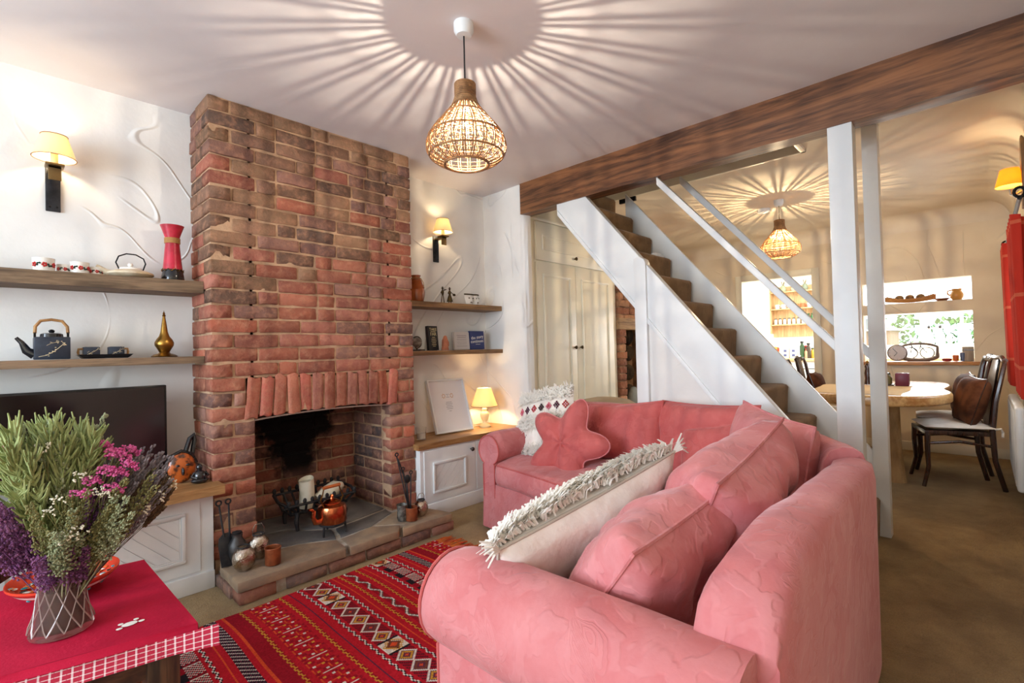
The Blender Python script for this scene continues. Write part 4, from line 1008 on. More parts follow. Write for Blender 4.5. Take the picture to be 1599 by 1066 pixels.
# ---------------------------------------------------------------- right alcove
def right_alcove():
    ZU, ZL, ZW = 1.490, 1.132, .5065
    T = thing('ribbed_jug', 'amber ribbed glass jug with a cord tied round the neck', 'jug', (1.395, .215, ZU))
    am = mat('amber_glaze', rgb(170,92,44), .15, c2=rgb(140,70,30), vs=10, coat=.5); m = MB()
    pr = [(.0, 0), (.045, 0)]
    for k in range(17):
        z = .004+.0093*k; r = .050+.014*sin(min(1, z/.09)*pi/2) if z < .06 else .064-.028*((z-.06)/.1)**1.4
        pr += [(r, z), (r+.003, z+.0045)]
    pr += [(.033, .168), (.030, .18), (.036, .195), (.033, .195), (.026, .175), (0, .15)]
    m.lathe(pr, 32).build('jug_body', am, T, smooth=True, angle=80)
    MB().tube([(.036*cos(a*pi/12), .036*sin(a*pi/12), .172) for a in range(24)], .003, 5, closed=True).tube([(.03, -.02, .172), (.045, -.03, .14), (.05, -.03, .10)], .0025, 5).build('cord', mat('raffia', rgb(170,128,76), .8), T, smooth=True)
    def figure(x, lab, skirt):
        T = thing('dancing_figurine', lab, 'figurine', (x, .21, ZU))
        MB().box(-.03, .03, -.02, .02, 0, .004).build('plinth', M_BRONZE, T)
        if skirt: MB().lathe([(.024, .018), (.018, .045), (.008, .072)], 12).build('skirt', M_BRONZE, T, smooth=True)
        for s in (-1, 1): MB().tube([(s*.004, 0, .07 if not skirt else .03), (s*.010, 0, .035 if not skirt else .018), (s*.014, 0, .004)], .0035, 6).build('leg', M_BRONZE, T, smooth=True)
        MB().lathe([(.007, .066), (.011, .085), (.009, .1), (.004, .106)], 10).build('torso', M_BRONZE, T, smooth=True)
        MB().ell((0, 0, .114), .007, .007, .009, 10, 7).build('head', M_BRONZE, T, smooth=True)
        MB().lathe([(.013, .119), (.006, .122), (.005, .13), (0, .131)], 12).build('hat', M_BRONZE, T, smooth=True)
        if skirt: MB().tube([(.008, 0, .095), (.022, -.01, .08), (.036, -.01, .074)], .003, 6).build('arm', M_BRONZE, T, smooth=True); MB().ell((.036, -.01, .072), .016, .006, .01, 10, 6).build('tambourine', M_BRONZE, T)
        else: MB().tube([(.008, 0, .098), (.016, -.008, .104), (.026, -.008, .108)], .003, 6).build('arm', M_BRONZE, T, smooth=True); MB().tube([(.004, -.008, .109), (.034, -.01, .110)], .002, 6).build('flute', M_BRONZE, T)
        MB().tube([(-.008, 0, .096), (-.018, 0, .084), (-.008, -.006, .074)], .003, 6).build('arm', M_BRONZE, T, smooth=True)
    figure(1.635, 'bronze figurine of a man playing a flute', False); figure(1.705, 'bronze figurine of a woman in a long skirt', True)
    for x, lab, w, s in ((1.895, 'wide white porcelain mask with a gilded brow', .052, 1), (1.965, 'narrow porcelain half mask propped beside the wide mask', .030, -1)):
        T = thing('porcelain_mask', lab, 'ornament', (x, .20, ZU+.002))
        m = MB(); m.grid(lambda u, v: ((u*2-1)*w*(1-.35*(1-v)**2), -.028*cos((u*2-1)*1.4)*(.5+.5*sin(pi*min(1, v+.15))), v*.085), 14, 12)
        m.build('face', M_CUP, T, smooth=True)
        MB().tube([((u/10*2-1)*w, -.028*cos((u/10*2-1)*1.4)*.55, .083) for u in range(11)], .006, 6).build('brow_band', M_BRONZE, T, smooth=True)
        for q in (-.4, .4): MB().ell((q*w, -.026, .052), w*.17, .004, .005, 8, 5).build('eye', M_BRONZE, T)
        MB().ell((0, -.032, .038), .006, .007, .014, 8, 6).build('nose', M_CUP, T, smooth=True)
        MB().ell((0, -.028, .018), w*.25, .004, .004, 8, 5).build('lips', M_BRONZE, T)
    # lower shelf
    T = thing('book', 'thin red book at the chimney end of the lower shelf', 'book', (1.30, .20, ZL)); MB().box(-.006, .006, -.045, .045, 0, .16).build('cover', M_REDF, T, bevel=.001); MB().box(-.004, .004, -.046, .044, .003, .157).build('pages', mat('paper', rgb(236,230,216), .9), T)
    T = thing('globe', 'small dark globe on a bronze stand', 'globe', (1.372, .19, ZL))
    MB().box(-.05, .05, -.03, .03, 0, .01).build('plinth', M_DARKW, T, bevel=.002); MB().ell((0, 0, .062), .036, .036, .036, 18, 12).build('ball', mat('globe_paint', rgb(110,96,84), .35, c2=rgb(200,190,174), vs=18), T, smooth=True)
    MB().tube([(.042*cos(a), 0, .062+.042*sin(a)) for a in [rad(-110+20*k) for k in range(13)]], .004, 6).build('meridian_ring', M_BRONZE, T, smooth=True); MB().tube([(0, 0, .01), (0, 0, .024)], .006, 8).build('stem', M_BRONZE, T)
    paper = mat('paper', rgb(236,230,216), .9)
    def book(lab, x, w, h, mt, lean, rz=0):
        T = thing('book', lab, 'book', (x, .235, ZL+.001), rz); q = Matrix.Rotation(lean, 4, 'X')
        o = MB().box(-w/2, w/2, -.012, -.009, 0, h).box(-w/2, w/2, .009, .012, 0, h).box(-w/2-.001, -w/2+.003, -.012, .012, 0, h).build('cover', mt, T); o.matrix_local = q
        o = MB().box(-w/2+.003, w/2-.003, -.009, .009, .003, h-.003).build('pages', paper, T); o.matrix_local = q
        return T, q
    T, q = book('tall narrow black book with gold lettering', 1.553, .098, .185, mat('black_cloth', rgb(32,32,36), .6), -.10, .10)
    gold = mat('gold_print', rgb(222,206,160), .5)
    for body, z, s in (('TAKE', .158, .030), ('FAR', .122, .036)): text(body, s, q @ TR((.004, -.0126, z)) @ FR, gold, T)
    for z, w in ((.142, .05), (.098, .03), (.084, .045), (.070, .05), (.056, .04), (.042, .045), (.03, .03)): o = MB().box(-w/2+.004, w/2+.004, -.0128, -.0122, z-.002, z+.002).build('printed_line', gold, T); o.matrix_local = q
    T = thing('praying_hands', 'terracotta praying hands sculpture beside the black book', 'sculpture', (1.632, .19, ZL))
    tc = mat('terracotta', rgb(188,118,88), .7, c2=rgb(160,94,68), vs=14)
    MB().lathe([(.032, 0), (.030, .02), (.022, .05)], 14, sy=.7).build('wrist', tc, T, smooth=True)
    for s in (-1, 1):
        for k in range(4): MB().tube([(-.018+.012*k, s*.007, .03), (-.016+.010*k, s*.006, .075), (-.006+.006*k, s*.003, .105+.006*(k in (1, 2)))], [.008, .007, .004], 7).build('finger', tc, T, smooth=True)
        MB().tube([(.024, s*.006, .03), (.026, s*.006, .06), (.018, s*.003, .08)], [.008, .007, .005], 7).build('thumb', tc, T, smooth=True)
    T, q = book('square pale grey book with faint printed lines', 1.835, .155, .140, mat('pale_grey_board', rgb(198,188,182), .7), -.08)
    gp = mat('grey_print', rgb(130,120,116), .7)
    for z, w, hh in ((.112, .10, .005), (.098, .09, .005), (.082, .10, .003), (.07, .09, .002), (.056, .10, .002), (.045, .09, .002), (.028, .11, .003)):
        n_ = 7
        for k in range(n_): o = MB().box(-w/2+w*k/n_, -w/2+w*(k+.7)/n_, -.0128, -.0122, z-hh/2, z+hh/2).build('printed_word', gp, T); o.matrix_local = q
    T, q = book('square navy book with white script lettering', 2.00, .150, .150, mat('navy_board', rgb(54,62,112), .55), -.06)
    wp = mat('white_print', rgb(240,234,226), .6)
    text('the story', .036, q @ TR((.0, -.0126, .098)) @ FR @ Matrix.Rotation(.12, 4, 'Z'), wp, T); text('continues', .036, q @ TR((-.004, -.0126, .066)) @ FR @ Matrix.Rotation(.06, 4, 'Z'), wp, T)
    o = MB().box(-.02, .03, -.0128, -.0122, .040, .043).build('printed_line', wp, T); o.matrix_local = q
    # worktop
    T = thing('framed_print', 'white framed print leaning against the alcove wall', 'picture', (1.665, .145, ZW), -.12); q = Matrix.Rotation(-.34, 4, 'X')
    m = MB(); frame_rect(m, -.165, .165, 0, .415, .0, .012, .03); o = m.build('frame', M_WHITE, T, bevel=.0015, seg=1); o.matrix_local = q
    o = MB().box(-.155, .155, -.012, -.004, .008, .407).build('print', mat('white_card', rgb(226,222,224), .6), T); o.matrix_local = q
    og = mat('orange_print', rgb(196,150,112), .6)
    for s in (-1, 1):
        m = MB()
        for k in range(7): a = 2*pi*k/7; m.ell((s*.036+.012*cos(a), -.0125, .285+.015*sin(a)), .004, .0006, .005, 6, 4)
        o = m.build('printed_wreath', og, T); o.matrix_local = q
    gp2 = mat('pale_grey_print', rgb(168,164,168), .6)
    for z, w in ((.297, .03), (.285, .012), (.274, .03), (.235, .05), (.222, .06), (.209, .05), (.196, .06), (.183, .05), (.165, .02)): o = MB().box(-w/2, w/2, -.0128, -.0121, z-.002, z+.002).build('printed_line', gp2, T); o.matrix_local = q
    o = MB().box(.0, .02, -.001, .12, 0, .004).build('strut', mat('red_card', rgb(140,60,60), .7), T)
    T = thing('tumbler_candle', 'white candle in a clear glass tumbler on the oak worktop', 'candle', (1.335, .11, ZW))
    gl = mat('clear_glass', (1, 1, 1, 1), .03, trans=1, ior=1.3)
    MB().lathe([(0, 0), (.034, 0), (.037, .085), (.035, .085), (.032, .006), (0, .006)], 24).build('tumbler', gl, T, smooth=True); MB().lathe([(0, .007), (.030, .007), (.031, .045), (0, .046)], 20).build('wax', mat('wax', rgb(240,236,224), .5), T, smooth=True)
right_alcove()
# ---------------------------------------------------------------- things on the hearth
ZH = .1155
def hearth_things():
    T = thing('fire_shovel', 'black iron shovel and tongs leaning on the left brick pier', 'fire tool', (.035, -.14, ZH))
    m = MB(); m.prism([(-.036, 0), (.036, 0), (.04, .1), (.034, .135), (.012, .155), (-.012, .155), (-.034, .135), (-.04, .1)], -.003, .003, M=Matrix.Translation((0, .02, 0)) @ Matrix.Rotation(-.33, 4, 'X') @ FR)
    m.build('blade', M_IRON, T, bevel=.002)
    for s in (-.02, .022): 
        MB().tube([(s*.6, .06, .13), (s, .10, .275)], .0045, 7).build('shaft', M_IRON, T, smooth=True)
        MB().tube([(s+.012*cos(a*pi/8), .107, .288+.012*sin(a*pi/8)) for a in range(16)], .004, 6, closed=True).build('ring', M_IRON, T, smooth=True)
    def lantern(lab, x, y, r, squat, handle=True):
        T = thing('lantern_jar', lab, 'jar', (x, y, ZH), group='silvered hearth jars')
        pr = [(0, 0), (r*.55, 0), (r*.9, .22*squat), (r, .5*squat), (r*.92, .74*squat), (r*.62, .93*squat), (r*.5, .97*squat), (r*.5, 1.03*squat), (r*.44, 1.03*squat), (r*.44, .9*squat), (0, .85*squat)]
        MB().lathe(pr, 28).build('bowl', M_SILVER, T, smooth=True)
        MB().tube([(r*.5*cos(a*pi/12), r*.5*sin(a*pi/12), 1.02*squat) for a in range(24)], .004, 6, closed=True).build('rim', M_IRON, T, smooth=True)
        if handle: MB().tube([(-r*.52, 0, 1.0*squat), (-r*.55, 0, 1.25*squat), (-r*.3, 0, 1.45*squat), (r*.3, 0, 1.45*squat), (r*.55, 0, 1.25*squat), (r*.52, 0, 1.0*squat)], .0018, 6).build('wire_handle', mat('steel_wire', rgb(180,178,174), .25, 1), T, smooth=True)
        return T
    lantern('round hammered silver jar in front of the shovel', .068, -.215, .052, .105, False)
    T = thing('bud_jar', 'dark pewter bottle behind the round silver jar', 'jar', (.075, -.10, ZH)); MB().lathe([(0, 0), (.03, 0), (.042, .04), (.04, .09), (.022, .12), (.025, .14), (.02, .14), (0, .12)], 24).build('bottle_body', mat('pewter', rgb(92,90,90), .4, .8, bs=30, bst=.3), T, smooth=True); MB().lathe([(.02, .14), (.022, .148), (0, .155)], 16).build('stopper', M_IRON, T, smooth=True)
    lantern('silver jar with wire handle behind the copper pot', .165, -.125, .050, .115)
    def pot(lab, x, y, r, h, mt):
        T = thing('copper_pot', lab, 'pot', (x, y, ZH)); MB().lathe([(0, 0), (r*.96, 0), (r, .006), (r, h), (r*.92, h), (r*.9, .01), (0, .008)], 26).build('pot_body', mt, T, smooth=True)
        MB().tube([(r*cos(a*pi/12), r*sin(a*pi/12), h) for a in range(24)], .003, 6, closed=True).build('rim', mt, T, smooth=True); return T
    rust = mat('brown_leather_copper', rgb(160,88,52), .4, .3, c2=rgb(120,60,34), vs=16, bs=40, bst=.3)
    pot('rust brown cylinder pot at the left front of the hearth', .185, -.255, .036, .078, rust)
    T = pot('rust brown cylinder pot holding fire irons', .985, -.262, .036, .075, rust)
    T = thing('glass_votive', 'dark etched glass votive beside the fire irons', 'candle holder', (.945, -.225, ZH)); MB().lathe([(0, 0), (.028, 0), (.034, .02), (.030, .06), (.035, .095), (.032, .095), (.026, .06), (0, .012)], 24).build('glass', mat('smoky_glass', rgb(58,56,52), .1, c2=rgb(120,116,108), vs=30, bs=40, bst=.6, coat=.6), T, smooth=True); MB().lathe([(0, .012), (.024, .012), (.024, .03), (0, .032)], 16).build('wax', mat('wax', rgb(240,236,224), .5), T, smooth=True)
    T = thing('fire_irons', 'tall iron fire irons standing in the rust brown pot', 'fire tool', (.985, -.25, ZH+.012))
    for (dx, dy, h, kind) in ((-.055, .05, .37, 'hook'), (-.02, .04, .28, 'ring'), (.015, .06, .22, 'ladle'), (.03, .03, .25, 'ring')):
        P = [(0, 0, 0), (dx*.5, dy*.5, h*.5), (dx, dy, h)]
        o = MB().tube(P, .0042, 7).build('iron', M_IRON, T, smooth=True)
        if kind == 'ladle': MB().ell((dx, dy-.012, h), .022, .012, .026, 14, 10).build('ladle_bowl', M_IRON, o, smooth=True)
        else: MB().tube([(dx+.010*cos(a*pi/7), dy, h+.010+.010*sin(a*pi/7)) for a in range(14)], .0036, 6, closed=True).build('loop', M_IRON, o, smooth=True)
    MB().tube([(-.045, .045, .30), (-.018, .04, .26), (-.05, .045, .355)], .004, 6).build('tong_bar', M_IRON, T, smooth=True)
    lantern('silver lantern jar with wire handle at the right of the hearth', 1.075, -.235, .043, .092)
    # fire basket with candle and driftwood
    T = thing('fire_basket', 'black cast iron fire basket with scalloped bars', 'fire grate', (.60, .19, .114))
    for s in (-1, 1):
        for q in (-1, 1): MB().tube([(s*.14, q*.08, .10), (s*.15, q*.085, .05), (s*.145, q*.09, 0)], [.012, .014, .010], 8).build('leg', M_IRON, T, smooth=True)
    for k in range(9): MB().tube([(-.2+.05*k, -.11, .15), (-.17+.0425*k, -.06, .09), (-.17+.0425*k, .06, .09), (-.2+.05*k, .10, .18)], .007, 6).build('bar', M_IRON, T, smooth=True)
    for z, e, f in ((.15, .205, -.11), (.18, .205, .10), (.09, .175, -.06), (.09, .175, .06)): MB().tube([(-e, f, z), (e, f, z)], .008, 7).build('rail', M_IRON, T, smooth=True)
    for s in (-1, 1): MB().tube([(s*.205, -.11, .15), (s*.225, -.02, .165), (s*.205, .10, .18)], .009, 7).build('end_rail', M_IRON, T, smooth=True)
    for k in range(10): MB().ell((-.2+.0445*k, -.112, .168), .012, .008, .016, 8, 6).build('scallop', M_IRON, T)
    for k in range(10): MB().ell((-.2+.0445*k, .10, .20), .012, .008, .018, 8, 6).build('scallop', M_IRON, T)
    wx = mat('old_wax', rgb(232,226,206), .5, c2=rgb(214,204,178), vs=10, bs=14, bst=.3)
    T = tag(MB().grid(lambda u, v: ((.042+.003*sin(u*6*pi+v*5))*cos(2*pi*u), (.042+.003*sin(u*6*pi))*sin(2*pi*u), v*(.17+.012*sin(2*pi*u+1))), 28, 10, cu=True).lathe([(.0, .158), (.041, .155)], 28, cap=False).build('pillar_candle', wx, smooth=True, loc=(.545, .18, .21)), 'melted ivory pillar candle in the fire basket', 'candle')
    T = tag(MB().tube([(0, 0, 0), (.05, .0, .03), (.11, .01, .055), (.16, .02, .06)], [.045, .05, .045, .02], 12).build('fallen_candle', wx, smooth=True, loc=(.615, .17, .235)), 'broken white candle lying across the fire basket', 'candle')
    # copper kettle on a trivet
    T = thing('trivet', 'low black iron trivet under the copper kettle', 'trivet', (.572, -.085, .114))
    MB().tube([(.068*cos(a*pi/12), .068*sin(a*pi/12), .058) for a in range(24)], .006, 6, closed=True).build('ring', M_IRON, T, smooth=True)
    for k in range(3): a = 2*pi*k/3-.6; MB().tube([(.068*cos(a), .068*sin(a), .058), (.075*cos(a), .075*sin(a), .0)], .006, 6).build('leg', M_IRON, T, smooth=True)
    MB().tube([(-.068, 0, .058), (.068, 0, .058)], .005, 6).build('cross_bar', M_IRON, T)
    T = thing('kettle', 'polished copper kettle with swan neck spout on the trivet', 'kettle', (.572, -.085, .179))
    MB().lathe([(0, 0), (.076, 0), (.080, .006), (.078, .075), (.072, .092), (.05, .104), (.046, .106)], 36).build('kettle_body', M_COPPER, T, smooth=True)
    MB().lathe([(.046, .105), (.047, .112), (.03, .122), (.01, .128), (.008, .136), (.012, .144), (.006, .152), (0, .153)], 24).build('lid', M_COPPER, T, smooth=True)
    MB().tube([(-.07, -.01, .02), (-.105, -.015, .024), (-.118, -.017, .055), (-.112, -.016, .085), (-.128, -.018, .1), (-.142, -.02, .1)], [.02, .016, .012, .010, .009, .008], 10).build('spout', M_COPPER, T, smooth=True)
    for s in (-1, 1): MB().tube([(s*.05, 0, .098), (s*.066, 0, .13), (s*.052, 0, .165), (s*.045, 0, .195)], .004, 8).build('handle_bracket', M_BRASS, T, smooth=True)
    MB().tube([(-.05, 0, .195), (.05, 0, .198)], .0095, 10).build('handle_grip', mat('orange_wood', rgb(176,92,44), .35), T, smooth=True)
hearth_things()

# ---------------------------------------------------------------- kilim
def kilim():
    W0, W1, Y0, Y1 = -.98, 1.06, -2.05, -.405; cs = .0055
    nx, ny = int((W1-W0)/cs), int((Y1-Y0)/cs); R = random.Random(5)
    RED, DR, YE, WH, BK, OR, BR_, TL, PU = range(9)
    pal = [rgb(178,26,40), rgb(146,20,36), rgb(196,140,50), rgb(216,206,196), rgb(34,28,34), rgb(206,74,40), rgb(112,60,44), rgb(80,92,96), rgb(96,40,60)]
    bands = []     # (width in cells, kind)
    seq = [('p', 5), ('y', 3), ('p', 4), ('cross', 20), ('p', 3), ('y', 3), ('p', 5), ('pk', 1), ('p', 6), ('w', 3), ('p', 2), ('dia', 17), ('p', 2), ('w', 3), ('p', 4), ('o', 1), ('p', 4), ('y', 3), ('p', 3), ('ch', 6), ('p', 5), ('y', 3), ('p', 4), ('pk', 1), ('p', 5), ('w', 3), ('p', 2), ('blk', 15), ('p', 2), ('w', 3), ('p', 5), ('pk', 1), ('p', 4), ('dk', 8), ('p', 4), ('o', 2), ('p', 5)]
    x = 0
    while x < nx:
        for k, w in seq: bands.append((x, w, k)); x += w
    col = {}
    for (b, w, k) in bands: 
        for i in range(w): col[b+i] = (k, i, w, b)
    def pat(i, j):
        k, a, w, b = col.get(i, ('p', 0, 1, 0))
        blk = int(j/64); joff = 0
        if k in ('cross', 'dia', 'ch', 'blk'):
            sh = (b//7) % 40
            if (j+sh) % 96 < 18 and k in ('dia', 'cross', 'blk') and b % 3 == 0:       # inset panels
                q = (j+sh) % 96
                if q < 2 or q > 15: return BK
                d = abs(a-w/2)+abs((q-9))*.9
                return OR if d < 3 else (BR_ if d < 6 else (WH if (a+q) % 3 == 0 else YE if d < 9 else WH))
        if k == 'p': return RED if (b*7) % 5 else DR
        if k == 'o': return OR
        if k == 'pk': return PU if b % 2 else OR
        if k == 'y': return YE if (a == (1 if (j//3) % 2 else 0) or (a == (2 if (j//3) % 2 else 1) and j % 3 == 0)) else DR
        if k == 'w': return WH if a == [0, 1, 2, 1][(j//2) % 4] else BK if a == [1, 2, 1, 0][(j//2) % 4] else RED
        if k == 'dia':
            q = j % 16; d = abs(a-8)+abs(q-8)
            return WH if d in (7, 8) else (YE if d in (4, 5) and (j//16) % 2 else BR_ if d in (4, 5) else OR if d < 2 else PU if d < 7 else (BK if (a+q) % 4 == 0 else DR))
        if k == 'cross':
            q = j % 22
            if q in (0,) and 3 < a < 17: return WH
            if a % 6 in (2, 3) and q % 7 in (3, 4): return WH if (a//6+q//7) % 2 else YE
            return DR if (a//3+q//3) % 3 == 0 else (OR if (a*q) % 11 == 0 else RED)
        if k == 'ch':
            q = j % 20; c = 2.5+2.5*sin(q/20*2*pi)
            return WH if abs(a-c) < .7 else TL if abs(a-c) < 1.4 else BR_ if abs(a-c) < 2.2 else DR
        if k == 'blk':
            q = j % 18
            if a < 5: return BK if q < 10 else DR
            if q == 17: return WH
            return WH if (a+q) % 3 == 0 and q > 2 else BK if (a-q) % 4 == 0 else DR
        if k == 'dk':
            q = j % 10; return WH if (a+q) % 5 == 0 else BK if (a-q) % 3 else PU
        return RED
    m = MB(); vs = []
    for j in range(ny+1):
        for i in range(nx+1):
            x, y = W0+i*cs, Y0+j*cs
            z = .010+.0022*mnoise.noise(V((x*5, y*4, 0)))+.0012*mnoise.noise(V((x*13, y*3, 2)))
            wv = .014*mnoise.noise(V((y*2.2, x*.8, 7)))+.006*sin(y*7)
            vs.append((x+wv, y+.010*mnoise.noise(V((x*2.5, 3, 1))), z))
    A = nx+1
    fs = [(j*A+i, j*A+i+1, (j+1)*A+i+1, (j+1)*A+i) for j in range(ny) for i in range(nx)]
    me = bpy.data.meshes.new('woven_field'); me.from_pydata(vs, [], fs)
    ca = me.color_attributes.new('weave', 'FLOAT_COLOR', 'CORNER')
    buf = []
    for j in range(ny):
        for i in range(nx):
            c = pal[pat(i, j)]; k = R.uniform(.8, 1.15); buf += [c[0]*k, c[1]*k, c[2]*k, 1]*4
    ca.data.foreach_set('color', buf)
    mt, n, l, b = nt('kilim_wool'); at = n.new('ShaderNodeAttribute'); at.attribute_name = 'weave'
    l.new(at.outputs['Color'], b.inputs['Base Color']); b.inputs['Roughness'].default_value = .92; b.inputs['Specular IOR Level'].default_value = .1
    co = coords(n, l, 'Object', (1, 3, 1)); bump(n, l, b, noi(n, l, co, 220, 2), .5, .003)
    me.materials.append(mt); me.polygons.foreach_set('use_smooth', [True]*len(me.polygons))
    T = thing('kilim_rug', 'red woven kilim rug with striped bands of diamonds and zigzags', 'rug')
    link('woven_field', me, T)
    m = MB().box(W0+.01, W1-.01, Y0+.01, Y1-.01, .001, .006); m.build('backing', mat('dark_red_wool', rgb(120,24,34), .9), T)
    m = MB()
    fr = mat('orange_fringe', rgb(206,112,44), .9, c2=rgb(180,60,36), vs=12, kind='World')
    for k in range(170):
        y = Y1-.006-k*.0095; L = R.uniform(.07, .13); w = R.uniform(-.03, .03)
        m.tube([(W1-.012, y, .008), (W1+L*.5, y+w*.4, .008+R.uniform(0, .006)), (W1+L, y+w, .005)], [.004, .0035, .002], 5)
    o = m.build('fringe', fr, T, smooth=True); o['kind'] = 'stuff'
kilim()

# ---------------------------------------------------------------- low table with cloth, bowl and dried flowers
TZ = .45
M_CLOTH = mat('crimson_cotton', rgb(186,24,58), .8, c2=rgb(170,18,50), vs=6, bs=120, bst=.25, spec=.2)
def gingham():
    m, n, l, b = nt('gingham_border'); co = coords(n, l, 'UV'); s = n.new('ShaderNodeSeparateXYZ'); l.new(co, s.inputs[0])
    def line(v, f, lo):
        a = mth(n, l, 'FRACT', mth(n, l, 'MULTIPLY', v, f)); p = mth(n, l, 'PINGPONG', a, .5); return mth(n, l, 'GREATER_THAN', p, lo)
    u1, v1 = line(s.outputs[0], 52, .40), line(s.outputs[1], 4, .42)
    u2 = mth(n, l, 'MULTIPLY', line(s.outputs[0], 46, .46), 1.0)
    x = mth(n, l, 'SUBTRACT', u1, mth(n, l, 'MULTIPLY', u2, .7)); f = mth(n, l, 'MULTIPLY', mth(n, l, 'ADD', x, v1), .62)
    l.new(mixc(n, l, mth(n, l, 'MINIMUM', f, 1.0), rgb(176,24,56), rgb(240,226,226)), b.inputs['Base Color']); b.inputs['Roughness'].default_value = .85; return m
def low_table():
    dw = wood('dark_stained_table', rgb(40,24,16), rgb(88,58,38), 0, .4)
    T = thing('coffee_table', 'low dark wooden table under the red cloth', 'table', (0, 0, 0))
    C = [(-.405, -1.30), (-.415, -.74), (-1.35, -.58), (-1.34, -1.10)]        # near right, far right, far left, near left
    MB().prism(C, .41, TZ-.004).build('table_top', dw, T, bevel=.006)
    for x, y in ((-.455, -1.235), (-.465, -.80), (-1.28, -1.05), (-1.28, -.66)): MB().box(x-.035, x+.035, y-.035, y+.035, 0, .41).build('leg', wood('dark_table_leg', rgb(40,24,16), rgb(96,66,42), 2, .4), T, bevel=.005)
    MB().prism([(-.44, -1.245), (-.44, -.79), (-.47, -.785), (-.47, -1.24)], .33, .41).build('apron', dw, T); MB().prism([(-.45, -1.265), (-.44, -1.235), (-1.28, -1.045), (-1.28, -1.075)], .33, .41).build('apron', dw, T)
    # cloth: flat on the top, hanging over the near and right edges
    K = thing('tablecloth', 'crimson tablecloth with a gingham border and a paw motif', 'tablecloth')
    E = [(-.392, -1.318), (-.402, -.725), (-1.37, -.56), (-1.36, -1.09)]
    N = 24; m = MB()
    def top(u, v):
        a = (E[3][0]+(E[0][0]-E[3][0])*u, E[3][1]+(E[0][1]-E[3][1])*u); b_ = (E[2][0]+(E[1][0]-E[2][0])*u, E[2][1]+(E[1][1]-E[2][1])*u)
        x, y = a[0]+(b_[0]-a[0])*v, a[1]+(b_[1]-a[1])*v; return (x, y, TZ+.002+.0012*mnoise.noise(V((x*7, y*7, 0))))
    m.grid(top, N, N); 
    def drop(A, B, dn, out, flare=0):
        L = V((B[0]-A[0], B[1]-A[1], 0)); nn = V((L.y, -L.x, 0)).normalized()
        def f(u, v):
            p = V((A[0], A[1], 0))+L*u; w = v*v*out+.006*sin(u*9+1)*v+flare*v*max(0, (u-.86)/.14 if flare > 0 else (.14-u)/.14)
            return (p.x+nn.x*w, p.y+nn.y*w, TZ+.002-dn*v*(1-.25*abs(flare)*10*max(0, (u-.86)/.14)))
        return f
    m.grid(drop(E[3], E[0], .016, .006), 40, 4); m.grid(drop(E[0], E[1], .055, .012), 24, 4)
    m.build('cloth', M_CLOTH, K, smooth=True, angle=75)
    g = MB(); L = V((E[0][0]-E[3][0], E[0][1]-E[3][1], 0)); nn = V((L.y, -L.x, 0)).normalized()
    vs, fs, uv = [], [], []
    for j in range(4):
        for i in range(49):
            u = i/48*1.045; v = j/3; p = V((E[3][0], E[3][1], 0))+L*u; fl_ = max(0, (u-.95)/.095)
            w = .006+.014*v+.004*sin(u*9+1)*v+.02*fl_
            vs.append((p.x+nn.x*w, p.y+nn.y*w, TZ-.014-.038*v+.012*fl_*(1-v))); uv.append((u, v))
    fs = [(j*49+i, j*49+i+1, (j+1)*49+i+1, (j+1)*49+i) for j in range(3) for i in range(48)]
    me = bpy.data.meshes.new('gingham_hem'); me.from_pydata(vs, [], fs); ul = me.uv_layers.new(name='UVMap')
    for lp in me.loops: ul.data[lp.index].uv = uv[lp.vertex_index]
    me.materials.append(gingham()); me.polygons.foreach_set('use_smooth', [True]*len(me.polygons)); link('gingham_hem', me, K)
    wp = mat('white_print', rgb(240,234,226), .6); m = MB(); c = V((-.512, -1.195, TZ+.0045))
    for dx, dy, a, b_ in ((0, 0, .017, .012), (-.022, -.010, .007, .006), (.024, -.004, .007, .006), (-.016, .014, .006, .006), (.016, .016, .006, .006)): m.ell((c.x+dx, c.y+dy, c.z), a, b_, .0006, 10, 4)
    m.build('paw_motif', wp, K)
low_table()
def bowl():
    T = thing('ceramic_bowl', 'hand painted red ceramic bowl behind the flower vase', 'bowl', (-.608, -.850, TZ+.0045))
    MB().lathe([(0, 0), (.05, 0), (.056, .008), (.096, .028), (.124, .054), (.124, .060), (.119, .060), (.09, .036), (.05, .014), (0, .012)], 40).build('bowl_body', mat('red_ceramic', rgb(206,64,40), .25, coat=.5), T, smooth=True)
    MB().lathe([(.1035, .0340), (.1135, .0435)], 40, cap=False).build('white_stripe', mat('white_glaze', rgb(236,230,224), .25), T, smooth=True)
    R = random.Random(2); cols = [mat('turquoise_glaze', rgb(40,140,150), .25), mat('white_glaze', rgb(236,230,224), .25), M_BLK, mat('orange_glaze', rgb(222,120,50), .25)]
    for k in range(64):
        a = R.uniform(0, 2*pi); r = R.uniform(.055, .112); z = .014+(r-.05)*.62+.0035
        m = MB().ell((r*cos(a), r*sin(a), z), R.uniform(.005, .011), R.uniform(.004, .008), .002, 8, 4); m.build('painted_petal', cols[k % 4], T)
    for k in range(12): a = 2*pi*k/12; MB().ell((.086*cos(a), .086*sin(a), .0235), .007, .007, .004, 8, 4).build('painted_spot', cols[0], T)
bowl()
